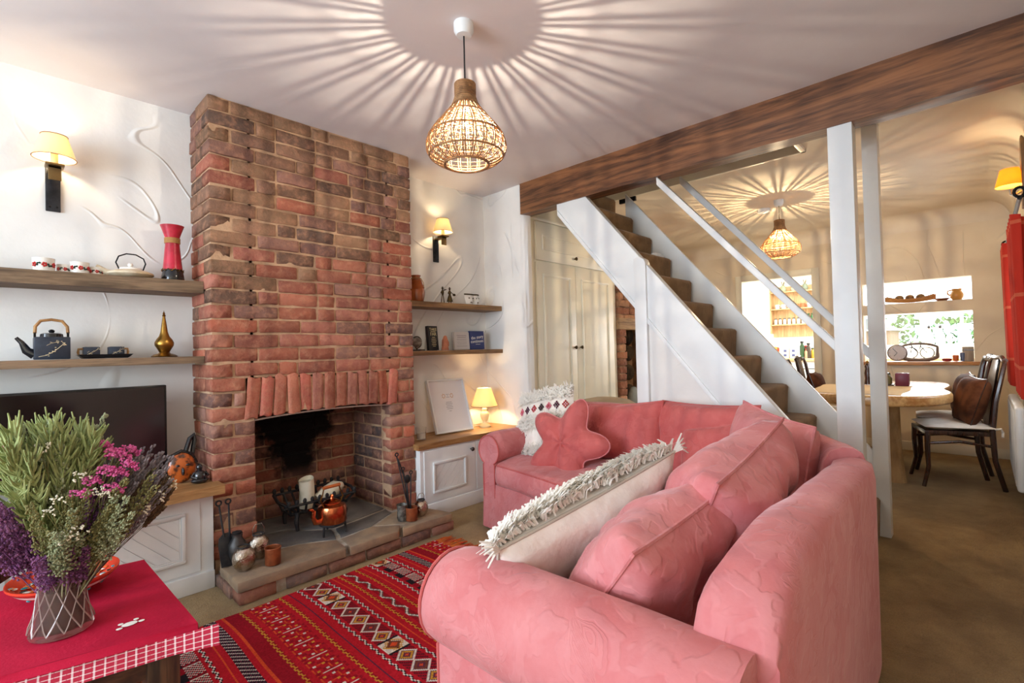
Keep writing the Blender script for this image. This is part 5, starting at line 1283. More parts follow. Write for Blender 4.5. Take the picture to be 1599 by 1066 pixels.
def flowers():
    C = V((-.632, -1.095, TZ+.0045)); RV = random.Random(11)
    T = thing('glass_vase', 'waisted smoky glass vase with a cut diamond pattern', 'vase', tuple(C))
    PR = [(.061, 0), (.063, .006), (.057, .03), (.049, .07), (.044, .11), (.045, .14), (.051, .175), (.060, .198)]
    gl, n, l, b = nt('smoky_pink_glass'); b.inputs['Base Color'].default_value = rgb(206,178,172); b.inputs['Roughness'].default_value = .06; b.inputs['Transmission Weight'].default_value = .92; b.inputs['IOR'].default_value = 1.25
    co = coords(n, l, 'Object', (1, 1, 1)); bump(n, l, b, noi(n, l, co, 30, 2), .15, .003)
    MB().lathe([(0, 0)]+PR+[(.057, .198), (.048, .175), (.041, .12), (.046, .06), (.053, .012), (0, .010)], 40).build('glass', gl, T, smooth=True)
    m = MB()
    for s in (-1, 1):
        for k in range(12):
            P = []
            for q in range(13): z = .012+.165*q/12; r = cr(PR, min(6.98, max(0, [p[1] for p in PR].index(max([p[1] for p in PR if p[1] <= z]))+ (z-max([p[1] for p in PR if p[1] <= z]))/.033)))[0]; a = 2*pi*k/12+s*q*.11; P.append(((r+.0008)*cos(a), (r+.0008)*sin(a), z))
            m.tube(P, .0016, 4)
    m.build('cut_lattice', mat('cut_glass_edge', rgb(200,180,172), .15, trans=.5), T, smooth=True)
    MB().lathe([(0, .012), (.050, .013), (.043, .06), (.038, .105), (0, .108)], 24).build('water', mat('murky_water', rgb(60,44,34), .2, c2=rgb(96,74,56), vs=30), T, smooth=True)
    B = thing('dried_bouquet', 'big bunch of dried flowers in green pink and purple', 'flowers', (C.x, C.y, C.z+.012))
    def stemmat(nm, c, c2): return mat(nm, c, .85, c2=c2, vs=30, spec=.2)
    GR = stemmat('lime_green_dried', rgb(130,142,88), rgb(172,180,124)); OL = stemmat('olive_dried', rgb(112,108,66), rgb(140,134,90)); PU = stemmat('purple_dried', rgb(104,58,98), rgb(140,92,128)); LV = stemmat('lavender_dried', rgb(104,96,98), rgb(138,126,128)); PK = stemmat('pink_statice', rgb(206,70,140), rgb(228,120,176)); WT = stemmat('cream_statice', rgb(228,218,190), rgb(240,236,220)); BN = stemmat('brown_stem', rgb(78,60,46), rgb(104,82,60)); SG = stemmat('sage_dried', rgb(134,140,104), rgb(160,164,130))
    # stalk kinds, built once each pointing up +Z with unit length ~.36
    def stalk_feather(seed, mt, n=60, L=.36, wdt=.030, ln=.032):
        R = random.Random(seed); m = MB(); m.tube([(0, 0, 0), (.004, 0, L*.5), (0, .004, L)], [.0016, .0014, .0008], 4)
        for k in range(n):
            z = L*(.50+.5*R.random()); a = R.uniform(0, 2*pi); d = V((cos(a), sin(a), R.uniform(.5, 1.4))).normalized(); q = ln*R.uniform(.5, 1.1); p = V((0, 0, z))
            m.tube([p, p+d*q*.6, p+d*q+V((0, 0, q*.3))], [.0026, .0028, .0014], 4)
        return m.mesh('sprig', mt, smooth=True)
    def stalk_fine(seed, mt, n=110, L=.36, sp=.03, lo=.56, rr=.0016):
        R = random.Random(seed); m = MB(); m.tube([(0, 0, 0), (.006, 0, L*.5), (0, .004, L)], [.0014, .0012, .0006], 4)
        for k in range(n):
            z = L*(lo+(1-lo)*R.random()); a = R.uniform(0, 2*pi); r = sp*(1.1-z/L)*R.uniform(.4, 1.2)+.004
            p = V((r*cos(a), r*sin(a), z+r*.9)); m.tube([(0, 0, z), tuple(p*.6+V((0, 0, z*.4))), p], [.0006, .0006, .0005], 3); m.ell(p, rr*1.5, rr*1.5, rr*2, 5, 4)
        return m.mesh('sprig', mt, smooth=True)
    def stalk_spike(seed, mt, L=.36, lo=.6):
        R = random.Random(seed); m = MB(); m.tube([(0, 0, 0), (.003, .002, L*.5), (0, 0, L)], [.0012, .001, .0006], 4)
        for k in range(34): z = L*(lo+(1-lo)*k/34); a = k*2.4; m.ell((.0034*cos(a), .0034*sin(a), z), .0028, .0028, .0048, 5, 4)
        return m.mesh('stalk', mt, smooth=True)
    def stalk_head(seed, mt, n, hr, L=.36, br=.0045):
        R = random.Random(seed); m = MB()
        m.tube([(0, 0, 0), (.004, 0, L*.5), (0, 0, L*.86)], [.0014, .0012, .001], 4, m=1)
        for k in range(n):
            a = R.uniform(0, 2*pi); r = hr*sqrt(R.random()); p = V((r*cos(a), r*sin(a), L-.25*r*r/hr+R.uniform(-.006, .006)))
            if k % 3 == 0: m.tube([(0, 0, L*.84), p], .0007, 3, m=1)
            for j in range(4): b_ = R.uniform(0, 2*pi); m.ell(p+V((br*.7*cos(b_), br*.7*sin(b_), R.uniform(-.002, .003))), br*.6, br*.6, br*.5, 5, 4)
        return m.mesh('bloom', [mt, OL], smooth=True)
    G = [stalk_feather(i, GR, 95, ln=.036) for i in range(3)]; S_ = [stalk_fine(10+i, SG) for i in range(3)]; O_ = [stalk_fine(20+i, OL, 120, sp=.026) for i in range(3)]; P_ = [stalk_fine(30+i, PU, 150, sp=.024, lo=.5, rr=.0018) for i in range(3)]; Lv = [stalk_spike(40+i, LV) for i in range(3)]; Pk = [stalk_head(50+i, PK, 30, .022) for i in range(3)]; Wh = [stalk_head(60+i, WT, 10, .022, br=.0034) for i in range(3)]; Bn = [stalk_spike(70+i, BN, lo=.8) for i in range(2)]
    def put(me, tip, nm):
        tip = V(tip)-V((C.x, C.y, C.z+.012)); base = V((RV.uniform(-.02, .02)-tip.x*.10, RV.uniform(-.02, .02)-tip.y*.10, RV.uniform(.0, .03)))
        d = tip-base; L = d.length; o = link(nm, me, B, base); o.rotation_euler = d.to_track_quat('Z', 'Y').to_euler(); s = L/.36; o.scale = (1.0, 1.0, s); return o
    def region(mes, nm, n, cx, cy, cz, rx, ry, rz):
        for k in range(n): put(RV.choice(mes), (cx+RV.uniform(-rx, rx), cy+RV.uniform(-ry, ry), cz+RV.uniform(-rz, rz)), nm)
    region(G, 'green_sprig', 26, -.648, -1.10, .920, .085, .07, .045); region(G, 'green_sprig', 8, -.585, -1.05, .885, .045, .05, .03)
    region(S_, 'sage_sprig', 10, -.625, -1.08, .945, .09, .06, .03)
    region(Lv, 'lavender_stalk', 85, -.465, -1.06, .815, .065, .10, .055); region(Bn, 'bare_stem', 22, -.43, -1.06, .755, .05, .10, .05); region(O_, 'olive_sprig', 14, -.51, -1.12, .775, .07, .08, .05)
    region(O_, 'olive_sprig', 12, -.62, -1.20, .76, .08, .05, .05); region(S_, 'sage_sprig', 10, -.59, -1.22, .75, .08, .04, .05)
    region(P_, 'purple_sprig', 10, -.735, -1.10, .77, .05, .08, .05); region(P_, 'purple_sprig', 8, -.56, -1.12, .815, .05, .06, .03); region(P_, 'purple_sprig', 6, -.64, -1.17, .68, .05, .05, .04)
    for t in ((-.528, -1.13, .885), (-.512, -1.12, .87), (-.545, -1.15, .845), (-.525, -1.15, .835), (-.50, -1.14, .85), (-.578, -1.15, .825), (-.55, -1.10, .905), (-.735, -1.10, .915), (-.49, -1.10, .882), (-.535, -1.17, .80), (-.60, -1.17, .80)): put(RV.choice(Pk), t, 'pink_bloom')
    for t in ((-.60, -1.16, .845), (-.635, -1.19, .80), (-.65, -1.19, .775), (-.57, -1.18, .80), (-.60, -1.22, .73), (-.63, -1.23, .72), (-.40, -1.12, .775), (-.43, -1.14, .755), (-.47, -1.16, .735), (-.57, -1.08, .89), (-.55, -1.19, .795), (-.66, -1.14, .92)): put(RV.choice(Wh), t, 'cream_bloom')
flowers()
# carved dark wooden chair arm behind the table, at the left edge
def stool():
    T = thing('carved_stool', 'dark carved wooden stool in front of the left cabinet', 'stool', (-.80, -.33, 0))
    MB().box(-.20, .20, -.14, .14, .50, .53).build('seat', M_DARKW, T, bevel=.01)
    for sy in (-1, 1):
        m = MB(); m.prism([(-.19, .38), (-.12, .44), (-.05, .40), (0, .43), (.05, .40), (.12, .44), (.19, .38), (.19, .50), (-.19, .50)], -.012, .012, M=Matrix.Translation((0, sy*.12, 0)) @ FR); m.build('carved_apron', M_DARKW, T, bevel=.004)
    for sx in (-1, 1):
        for sy in (-1, 1): MB().tube([(sx*.17, sy*.11, .5), (sx*.18, sy*.115, .35), (sx*.165, sy*.11, .15), (sx*.19, sy*.12, 0)], [.024, .02, .016, .02], 10).build('leg', M_DARKW, T, smooth=True)
stool()
# ---------------------------------------------------------------- dining area
def dining_table():
    T = thing('dining_table', 'live edge wooden slab dining table on tree trunk legs', 'table', (0, 0, 0))
    sl = wood('live_edge_slab', rgb(176,124,66), rgb(226,188,128), 0, .3, .5, .1, .4)
    P = [(3.60,-1.84), (3.54,-2.1), (3.57,-2.38), (3.72,-2.54), (4.02,-2.615), (4.4,-2.56), (4.8,-2.58), (5.14,-2.50), (5.22,-2.2), (5.15,-1.86), (4.8,-1.78), (4.35,-1.82), (3.9,-1.76)]
    Q = [cr(P+P[:3], k*len(P)/60+1) for k in range(60)]
    MB().prism(Q, .66, .735).build('slab_top', sl, T, bevel=.018, seg=3)
    tr = mat('pale_trunk_wood', rgb(190,156,108), .6, c2=rgb(134,100,62), vs=7, bs=9, bst=.6, bd=.02, sc=(1, 1, .35))
    for x, y, s in ((4.24, -2.20, 1), (4.24, -1.98, .9), (4.95, -2.12, 1)):
        m = MB(); m.grid(lambda u, v: (x+(.085*s+.02*sin(6*pi*u+1)+.03*(1-v)**3)*cos(2*pi*u), y+(.085*s+.015*sin(4*pi*u)+.03*(1-v)**3)*sin(2*pi*u), v*.66), 28, 12, cu=True); m.build('trunk_leg', tr, T, smooth=True)
    MB().box(3.95, 5.0, -2.28, -1.95, .615, .66).build('rail', sl, T, bevel=.006)
    R = tag(MB().grid(lambda u, v: (3.62+.9*u, -2.36+.62*v+.01*sin(u*9), .7375+.002*sin(u*20+v*9)), 20, 8).build('table_runner', mat('beige_linen', rgb(214,186,140), .9, bs=90, bst=.3), smooth=True), 'beige linen runner laid across the dining table', 'runner')
dining_table()
def chair(label, x, y, rz, cush=True, clab=None):
    T = thing('dining_chair', label, 'chair', (x, y, 0), rz, 'carved dining chairs')
    # local: faces +Y, back at -Y
    for s in (-1, 1):
        MB().tube([(s*.19, .19, .42), (s*.195, .195, .3), (s*.185, .19, .15), (s*.20, .225, 0)], [.020, .018, .015, .014], 8).build('leg', M_DARKW, T, smooth=True)
        MB().tube([(s*.17, -.25, 0), (s*.165, -.20, .22), (s*.165, -.19, .43), (s*.175, -.21, .65), (s*.195, -.255, .90), (s*.18, -.27, .955)], [.016, .017, .019, .018, .016, .013], 8).build('leg', M_DARKW, T, smooth=True)
        MB().tube([(s*.19, .19, .33), (s*.178, 0, .35), (s*.167, -.20, .32)], .011, 7).build('side_stretcher', M_DARKW, T, smooth=True)
    MB().tube([(-.18, -.27, .955), (-.12, -.285, .945), (-.07, -.285, .975), (0, -.285, .968), (.07, -.285, .975), (.12, -.285, .945), (.18, -.27, .955)], .017, 8).build('crest_rail', M_DARKW, T, smooth=True)
    MB().grid(lambda u, v: ((u-.5)*(.10+.05*sin(pi*v)), -.205-.07*v**1.5+.012*(u-.5)**2, .45+.51*v), 8, 14).grid(lambda u, v: ((.5-u)*(.10+.05*sin(pi*v)), -.217-.07*v**1.5, .45+.51*v), 8, 14).build('back_splat', M_DARKW, T, smooth=True)
    MB().prism([(-.205, .21), (-.17, -.21), (.17, -.21), (.205, .21)], .395, .43).build('seat_rail', M_DARKW, T, bevel=.006)
    P = thing('seat_pad', clab[0], 'seat pad', (x, y, .4315), rz)
    pillow_mb(.44, .42, .05, 14, .005, 3, .0).build('pad_cover', M_COTTON, P, smooth=True, angle=80).location = (0, 0, .026)
    for s in (-1, 1): MB().tube([(s*.19, -.2, .02), (s*.21, -.225, .03), (s*.19, -.24, .0), (s*.215, -.23, -.03)], .008, 6).build('tie', M_COTTON, P, smooth=True)
    if len(clab) > 1:
        Q = thing('brown_cushion', clab[1], 'cushion'); m4 = Matrix.Translation((x, y, 0)) @ Matrix.Rotation(rz, 4, 'Z') @ axes((0, -.115, .645), (1, 0, .03), (0, -.30, 1))
        place(Q, m4); pillow_mb(.37, .37, .15, 16, .01, 8, .06).build('cover', mat('brown_velvet', rgb(66,36,22), .75, c2=rgb(112,66,40), vs=6, spec=.2), Q, smooth=True, angle=80)
        MB().tube(rim(.37, .37, .06, 10), .004, 5, closed=True).build('piping', M_DARKW, Q, smooth=True)
chair('dark carved dining chair nearest the red curtain', 4.42, -2.585, .28, clab=('white cotton pad on the nearest dining chair', 'shiny brown cushion on the nearest dining chair'))
chair('dark carved dining chair behind the nearest one', 4.98, -2.54, .10, clab=('white cotton pad on the chair near the hatch', 'brown cushion on the chair near the hatch'))
chair('dark carved dining chair closest to the stairs', 4.22, -1.70, pi-.1, clab=('white cotton pad on the chair closest to the stairs', 'brown cushion on the chair closest to the stairs'))
chair('dark carved dining chair in front of the kitchen doorway', 4.92, -1.70, pi+.05, clab=('white cotton pad on the chair by the kitchen doorway', 'brown cushion on the chair by the kitchen doorway'))
def table_things():
    z = .7385
    T = thing('storage_pot', 'maroon square pot on the dining table', 'pot', (4.50, -2.285, z+.002)); MB().box(-.045, .045, -.045, .045, 0, .105).build('pot_body', mat('maroon_glaze', rgb(96,28,48), .4), T, bevel=.004); MB().box(-.038, .038, -.038, .038, .104, .107).build('pot_shade_plate', M_BLK, T)  # the pot is solid, a black plate on top paints its shaded inside
    T = thing('condiment_tray', 'dark tray of condiments on the dining table', 'tray', (4.52, -2.155, z+.002)); MB().box(-.08, .08, -.075, .075, 0, .012).build('tray_body', M_DARKW, T, bevel=.003)
    for k, (dx, dy, h, r, c, lab) in enumerate(((-.04, -.04, .085, .022, (96,84,40), 'olive oil bottle at the front of the condiment tray'), (-.035, .03, .07, .024, (190,110,60), 'orange sauce jar on the condiment tray'), (.03, .03, .11, .018, (90,40,30), 'brown sauce bottle at the back of the condiment tray'), (.035, -.035, .075, .022, (150,170,150), 'pale green jar on the condiment tray'))):
        T = thing('condiment_bottle', lab, 'bottle', (4.52+dx, -2.155+dy, z+.015), group='condiments on the dining table')
        MB().lathe([(0, 0), (r, 0), (r, h*.65), (r*.5, h*.8), (r*.45, h)], 14).build('bottle_body', mat('condiment_%d' % k, rgb(*c), .3, coat=.4), T, smooth=True); MB().lathe([(r*.5, h), (r*.5, h*1.12), (0, h*1.13)], 12).build('cap', M_BLK, T, smooth=True)
    T = thing('pepper_mill', 'tall dark pepper mill behind the newel posts', 'pepper mill', (4.56, -2.04, z+.002)); MB().lathe([(0, 0), (.028, 0), (.022, .05), (.026, .1), (.018, .14), (.022, .16), (.012, .18), (0, .185)], 16).build('mill_body', M_DARKW, T, smooth=True); MB().ell((0, 0, .195), .012, .012, .012, 10, 8).build('knob', M_BRASS, T, smooth=True)
table_things()
def hatch_things():
    zs, za = 1.502, HZ0+.002; X = 5.765
    wd = wood('boat_wood', rgb(170,112,58), rgb(222,166,100), 1, .5)
    T = thing('wooden_boat_dish', 'long boat shaped wooden dish on the hatch shelf', 'dish', (X, -2.25, zs))
    m = MB(); L = .205
    def hull(k, dz):
        def f(u, v):
            s = (u*2-1); w = .045*k*(1-abs(s)**2.2); a = (v-.5)*pi
            return (w*sin(a), s*L*k, dz+(.045+.035*s*s)*(1-cos(a))*.5*2*.5 + .035*s*s*.6 + (1-cos(a))*.012)
        return f
    m.grid(hull(1, .002), 24, 10); n0 = len(m.f); m.grid(hull(.94, .007), 24, 10); m.build('hull', wd, T, smooth=True)
    for k, y in enumerate((-2.165, -2.25, -2.335)):
        tag(MB().ell((0, 0, 0), .036, .038, .033, 18, 12).build('gourd', mat('mottled_gourd', rgb(150,110,62), .4, c2=rgb(96,66,36), vs=24), smooth=True, loc=(X, y, zs+.053)), ('left', 'middle', 'right')[k]+' round brown gourd in the boat shaped dish', 'gourd', 'gourds in the boat dish')
    T = thing('small_tin', 'small teal and yellow tin at the end of the hatch shelf', 'tin', (X, -2.005, zs)); MB().lathe([(0, 0), (.026, 0), (.026, .055), (.024, .058), (0, .058)], 18).build('tin_body', mat('teal_paint', rgb(36,100,112), .4), T, smooth=True); MB().lathe([(.0265, .02), (.0265, .04)], 18, cap=False).build('tin_label', mat('yellow_paint', rgb(210,180,80), .4), T)
    T = thing('saucer', 'terracotta saucer between the dish and the jug', 'saucer', (X, -2.50, zs)); MB().lathe([(0, 0), (.035, 0), (.062, .022), (.060, .024), (.03, .008), (0, .006)], 24).build('saucer_body', mat('terracotta_glaze', rgb(150,84,48), .4), T, smooth=True)
    T = thing('jug', 'yellow ochre pottery jug on the hatch shelf', 'jug', (X, -2.61, zs)); oc = mat('ochre_glaze', rgb(206,150,76), .3, coat=.4)
    MB().lathe([(0, 0), (.034, 0), (.05, .025), (.053, .05), (.044, .075), (.036, .088), (.040, .108), (.037, .108), (.03, .085), (0, .02)], 26).build('jug_body', oc, T, smooth=True); MB().tube([(0, .038, .098), (0, .066, .092), (0, .068, .065), (0, .05, .045)], .007, 8).build('handle', oc, T, smooth=True)
    # sill: clock, bicycle wire oval, odds and ends
    T = thing('alarm_clock', 'round silver clock with a white face on the hatch sill', 'clock', (X-.02, -2.135, za)); q = Matrix.Translation((0, 0, .088)) @ Matrix.Rotation(-pi/2, 4, 'Y')
    MB().lathe([(0, -.02), (.078, -.02), (.085, -.01), (.085, .015), (.078, .02), (0, .02)], 36, M=q).build('case', mat('brushed_steel', rgb(130,126,128), .3, .9), T, smooth=True); MB().lathe([(0, .021), (.074, .021)], 36, M=q, cap=False).build('dial', mat('clock_dial', rgb(206,200,202), .4), T)
    for a, L in ((.9, .045), (-.9, .06)): MB().box(-.0025, .0025, 0, L, .023, .0245, M=q @ Matrix.Rotation(a, 4, 'Z')).build('hand', M_BLK, T)
    for k in range(12): MB().box(-.0015, .0015, .060, .070, .0212, .0222, M=q @ Matrix.Rotation(k*pi/6, 4, 'Z')).build('hour_mark', M_BLK, T)
    T = thing('bicycle_sculpture', 'oval grey metal bicycle sculpture beside the clock', 'sculpture', (X+.02, -2.30, za))
    st = mat('grey_patina', rgb(128,116,108), .5, .4); m = MB()
    P = [(0, .15*max(-1, min(1, 1.25*cos(a)))+.0, .095+.085*sin(a)) for a in [2*pi*k/40 for k in range(40)]]
    MB().tube(P, [.012+.010*max(0, -sin(2*pi*k/40)) for k in range(40)], 8, closed=True).build('oval_hoop', st, T, smooth=True)
    for c in (-.07, .06): MB().tube([(0, c+.055*cos(a*pi/12), .085+.055*sin(a*pi/12)) for a in range(24)], .004, 6, closed=True).build('wheel', M_BLACK, T, smooth=True)
    for p in ([(0, -.07, .085), (0, -.02, .15), (0, .05, .15), (0, .06, .085)], [(0, -.02, .15), (0, .0, .085), (0, .05, .15)], [(0, .05, .15), (0, .06, .2), (0, .09, .21)], [(0, -.02, .15), (0, -.025, .2)]): MB().tube(p, .004, 6).build('frame_tube', M_BLACK, T, smooth=True)
    for lab, nm, cat_, y, w, h, c in (('orange cup on the right of the hatch sill', 'cup', 'cup', -2.585, .025, .06, (214,110,50)), ('small navy bottle on the hatch sill', 'bottle', 'bottle', -2.635, .02, .085, (90,104,140)), ('low red bowl on the hatch sill', 'bowl', 'bowl', -2.52, .04, .028, (150,50,50))):
        T = thing('small_'+nm, lab, cat_, (X-.01, y, za)); MB().lathe([(0, 0), (w*.8, 0), (w, h*.8), (w*.9, h), (w*.8, h), (0, h*.3)], 18).build(nm+'_body', mat('sill_'+nm, rgb(*c), .35), T, smooth=True); MB().tube([(w*.9*cos(a*pi/8), w*.9*sin(a*pi/8), h) for a in range(16)], .002, 5, closed=True).build('rim', M_CUP, T, smooth=True)
    T = thing('wooden_box', 'pale grey wooden box at the right end of the sill', 'box', (X+.03, -2.675, za)); MB().box(-.05, .05, -.042, .042, 0, .14).build('box_body', wood('greyed_box_wood', rgb(136,124,112), rgb(176,164,150), 2, .7), T, bevel=.003); MB().box(-.052, .052, -.044, .044, .105, .112).build('lid_line', M_DARKW, T)
hatch_things()
def curtains():
    cm, n, l, b = nt('red_curtain'); co = coords(n, l, 'World'); s = n.new('ShaderNodeSeparateXYZ'); l.new(co, s.inputs[0])
    def ln(v, f): return mth(n, l, 'GREATER_THAN', mth(n, l, 'PINGPONG', mth(n, l, 'MULTIPLY', v, f), .5), .475)
    k = mth(n, l, 'MULTIPLY', mth(n, l, 'MAXIMUM', ln(s.outputs[2], 2.6), ln(s.outputs[0], 3.1)), .45)
    l.new(mixc(n, l, k, rgb(196,44,24), rgb(226,130,90)), b.inputs['Base Color']); b.inputs['Roughness'].default_value = .9
    bump(n, l, b, noi(n, l, co, 200, 2), .3, .003)
    for lab, x0, x1, z0, z1, amp in (('red curtain panel nearer the camera, hanging longer', 2.95, 3.55, .79, 1.765, .038), ('red curtain panel nearer the dining table corner', 4.45, 4.95, .76, 1.82, .036)):
        T = thing('curtain', lab, 'curtain', group='red dining curtains')
        m = MB(); m.grid(lambda u, v: (x0+(x1-x0)*u, YF+.06+amp*sin(u*30)*(.6+.4*v), z0+(z1-z0)*v+.01*sin(u*30)), 70, 10); m.grid(lambda u, v: (x0+(x1-x0)*(1-u), YF+.056+amp*sin((1-u)*30)*(.6+.4*v), z0+(z1-z0)*v+.01*sin((1-u)*30)), 70, 10); m.build('drape', cm, T, smooth=True, angle=80)
    T = thing('curtain_pole', 'black iron curtain pole with scrolled finials', 'curtain pole', (0, 0, 0)); MB().tube([(2.9, YF+.06, 1.84), (5.02, YF+.06, 1.86)], .010, 8).build('pole', M_BLACK, T, smooth=True)
    for x, z in ((2.9, 1.84), (5.02, 1.86)): MB().tube([(x, YF+.06+.02*cos(a), z+.03+.025*sin(a)) for a in [pi*k/6 for k in range(-3, 9)]], .008, 6).build('finial', M_BLACK, T, smooth=True)
    for x in (2.93, 4.99): MB().tube([(x, YF, 1.86), (x, YF+.06, 1.85)], .009, 6).build('bracket', M_BLACK, T)
    T = thing('radiator', 'white panel radiator on the wall below the red curtain', 'radiator', (4.35, YF, .12))
    MB().box(-.55, .55, .03, .085, 0, .55).build('panel', M_WHITE, T, bevel=.02, seg=3)
    for k in range(14): MB().box(-.5+.073*k, -.47+.073*k, .082, .089, .03, .52).build('rib', M_WHITE, T, bevel=.003, seg=1)
    for x in (-.45, .45): MB().box(x-.02, x+.02, 0, .032, .1, .45).build('bracket', M_WHITE, T)
    MB().tube([(.55, .055, .03), (.58, .055, .03), (.58, .055, -.118)], .008, 8).build('pipe', M_WHITE, T, smooth=True)
curtains()

# ---------------------------------------------------------------- kitchen and garden
ORD = ('first', 'second', 'third', 'fourth', 'fifth', 'sixth', 'seventh', 'eighth')
def kitchen():
    kw = mat('bright_white_wall', rgb(246,246,242), .7, spec=.2); X1 = 8.42
    struct(MB().box(5.8, 8.5, -3.3, .5, -.06, 0).build('floor_kitchen', mat('pale_tiles', rgb(206,196,180), .4)))
    struct(MB().box(5.84, 8.5, -3.3, .5, 2.4, 2.46).build('ceiling_kitchen', kw))
    struct(MB().box(5.84, 8.5, .4, .5, 0, 2.4).build('wall_kitchen_left', kw)); struct(MB().box(5.84, 8.5, -3.3, -3.2, 0, 2.4).build('wall_kitchen_right', kw))
    o = MB()
    for y0, y1, z0, z1 in ((-1.25, .4, 0, 2.4), (-3.2, -1.25, 0, 1.0), (-3.2, -1.25, 2.0, 2.4), (-3.2, -3.05, 1.0, 2.0)): o.box(X1, X1+.1, y0, y1, z0, z1)
    struct(o.build('wall_kitchen_rear', kw))
    W_ = struct(MB().box(X1+.02, X1+.07, -3.05, -1.25, 1.0, 1.05).box(X1+.02, X1+.07, -3.05, -1.25, 1.95, 2.0).box(X1+.02, X1+.07, -1.3, -1.25, 1.05, 1.95).box(X1+.02, X1+.07, -3.05, -3.0, 1.05, 1.95).build('window_3', M_WHITE))
    gl, n, l, b = nt('window_glass'); t = n.new('ShaderNodeBsdfTransparent'); g = n.new('ShaderNodeBsdfGlossy'); g.inputs['Roughness'].default_value = .02
    x = n.new('ShaderNodeMixShader'); x.inputs[0].default_value = .06; l.new(t.outputs[0], x.inputs[1]); l.new(g.outputs[0], x.inputs[2]); l.new(x.outputs[0], n['Material Output'].inputs[0])
    ys = [-3.0, -2.58, -2.15, -1.72, -1.3]
    for y in ys[1:-1]: MB().box(X1+.03, X1+.06, y-.018, y+.018, 1.05, 1.95).build('mullion', M_WHITE, W_)
    for z in (1.28, 1.5): MB().box(X1+.032, X1+.058, -3.0, -1.3, z-.010, z+.010).build('glazing_bar', M_WHITE, W_)
    for a, b_ in zip(ys, ys[1:]):
        for z0, z1 in ((1.05, 1.28), (1.28, 1.5), (1.5, 1.95)): MB().box(X1+.044, X1+.047, a, b_, z0, z1).build('pane', gl, W_)
    pine = wood('kitchen_pine', rgb(186,146,100), rgb(226,192,146), 2, .5)
    T = thing('kitchen_units', 'white kitchen base units along the rear wall', 'cabinet')
    for k in range(4):
        y = .36-.9*k; MB().box(7.82, X1-.002, y-.88, y, .08, .83).build('unit', M_WHITE, T); d = MB().box(7.80, 7.818, y-.87, y-.01, .1, .82).build('door', M_WHITE, T, bevel=.003); MB().tube([(7.79, y-.2, .72), (7.79, y-.6, .72)], .006, 6).build('handle', M_IRON, d)
    tag(MB().box(7.76, X1-.002, -3.19, .39, .832, .87).build('kitchen_worktop', pine, bevel=.004), 'pine kitchen worktop along the rear wall', 'worktop')
    # spice rack on the rear wall
    T = thing('spice_rack', 'pine plate rack with three shelves on the kitchen wall', 'shelf', (X1, -.54, 1.22))
    for k in range(4): MB().box(-.016, -.002, -.33+.165*k, -.168+.165*k, 0, .84).build('back_board', pine, T)
    for s in (-.335, .33): MB().box(-.15, -.002, s-.008, s+.008, .06, .8).build('side', pine, T)
    for z in (.20, .46, .74): MB().box(-.15, -.016, -.33, .33, z-.009, z+.009).build('rack_shelf', pine, T)
    def bottle(nm, lab, x, y, z, r, h, c, cap, grp, rough=.3):
        q = thing(nm, lab, 'bottle' if 'bottle' in nm else 'jar', (x, y, z), group=grp); MB().lathe([(0, 0), (r, 0), (r, h*.7), (r*.55, h*.82), (r*.5, h*.9)], 12).build('container', mat('k_%d_%d_%d' % c, rgb(*c), rough), q, smooth=True); MB().lathe([(r*.75, h*.88), (r*.75, h), (0, h)], 10).build('cap', mat('k_%d_%d_%d' % cap, rgb(*cap), .4), q, smooth=True)
    for k in range(8): bottle('spice_jar', ORD[k]+' spice jar from the left on the lowest rack shelf', X1-.08, -.27-.068*k, 1.431, .024, .10, (206,214,206), (48,52,60), 'spice jars on the rack')
    for k, c in enumerate(((228,226,220), (228,226,220), (228,226,220), (206,130,80), (200,110,70), (226,222,214))):
        q = thing('mug', ORD[k]+' pot from the left on the middle rack shelf', 'mug', (X1-.08, -.30-.095*k, 1.691), group='mugs on the rack'); MB().lathe([(0, 0), (.03, 0), (.036, .07), (.032, .07), (.028, .01), (0, .01)], 16).build('mug_body', mat('k_%d_%d_%d' % c, rgb(*c), .3), q, smooth=True); MB().tube([(0, -.034, .058), (0, -.054, .05), (0, -.052, .024), (0, -.032, .014)], .005, 6).build('handle', mat('k_%d_%d_%d' % c, rgb(*c), .3), q, smooth=True)
    for k in range(2): bottle('green_bottle', ('left', 'right')[k]+' one of two green glass bottles on the spice rack', X1-.075, -.755-.055*k, 1.431, .022, .16, (46,110,60), (60,90,50), 'green bottles on the rack', .1)
    for k, (y, c) in enumerate(((-.40, (150,160,130)), (-.56, (196,180,150)), (-.72, (120,130,110)))):
        q = thing('storage_jug', ORD[k]+' jug of dried stems from the left on the rack top', 'jug', (X1-.085, y, 1.971), group='jugs on the rack top'); MB().lathe([(0, 0), (.04, 0), (.05, .04), (.03, .08), (.034, .10), (0, .09)], 14).build('jug_body', mat('k_%d_%d_%d' % c, rgb(*c), .4), q, smooth=True)
        for j in range(5): MB().tube([(0, 0, .08), (.02*cos(j*1.3), .03*sin(j*1.3), .17)], .004, 5).build('stem', mat('dry_stem', rgb(140,130,96), .8), q)
    ct = .8715
    q = thing('cereal_tin', 'red and yellow tin on the kitchen worktop', 'tin', (8.15, -.30, ct)); MB().lathe([(0, 0), (.06, 0), (.06, .17), (.05, .18), (0, .19)], 18).build('tin_body', mat('tin_red', rgb(206,60,40), .4, c2=rgb(232,180,80), vs=9), q, smooth=True); MB().lathe([(.061, .06), (.061, .1)], 18, cap=False).build('tin_band', mat('tin_white', rgb(236,226,200), .5), q)
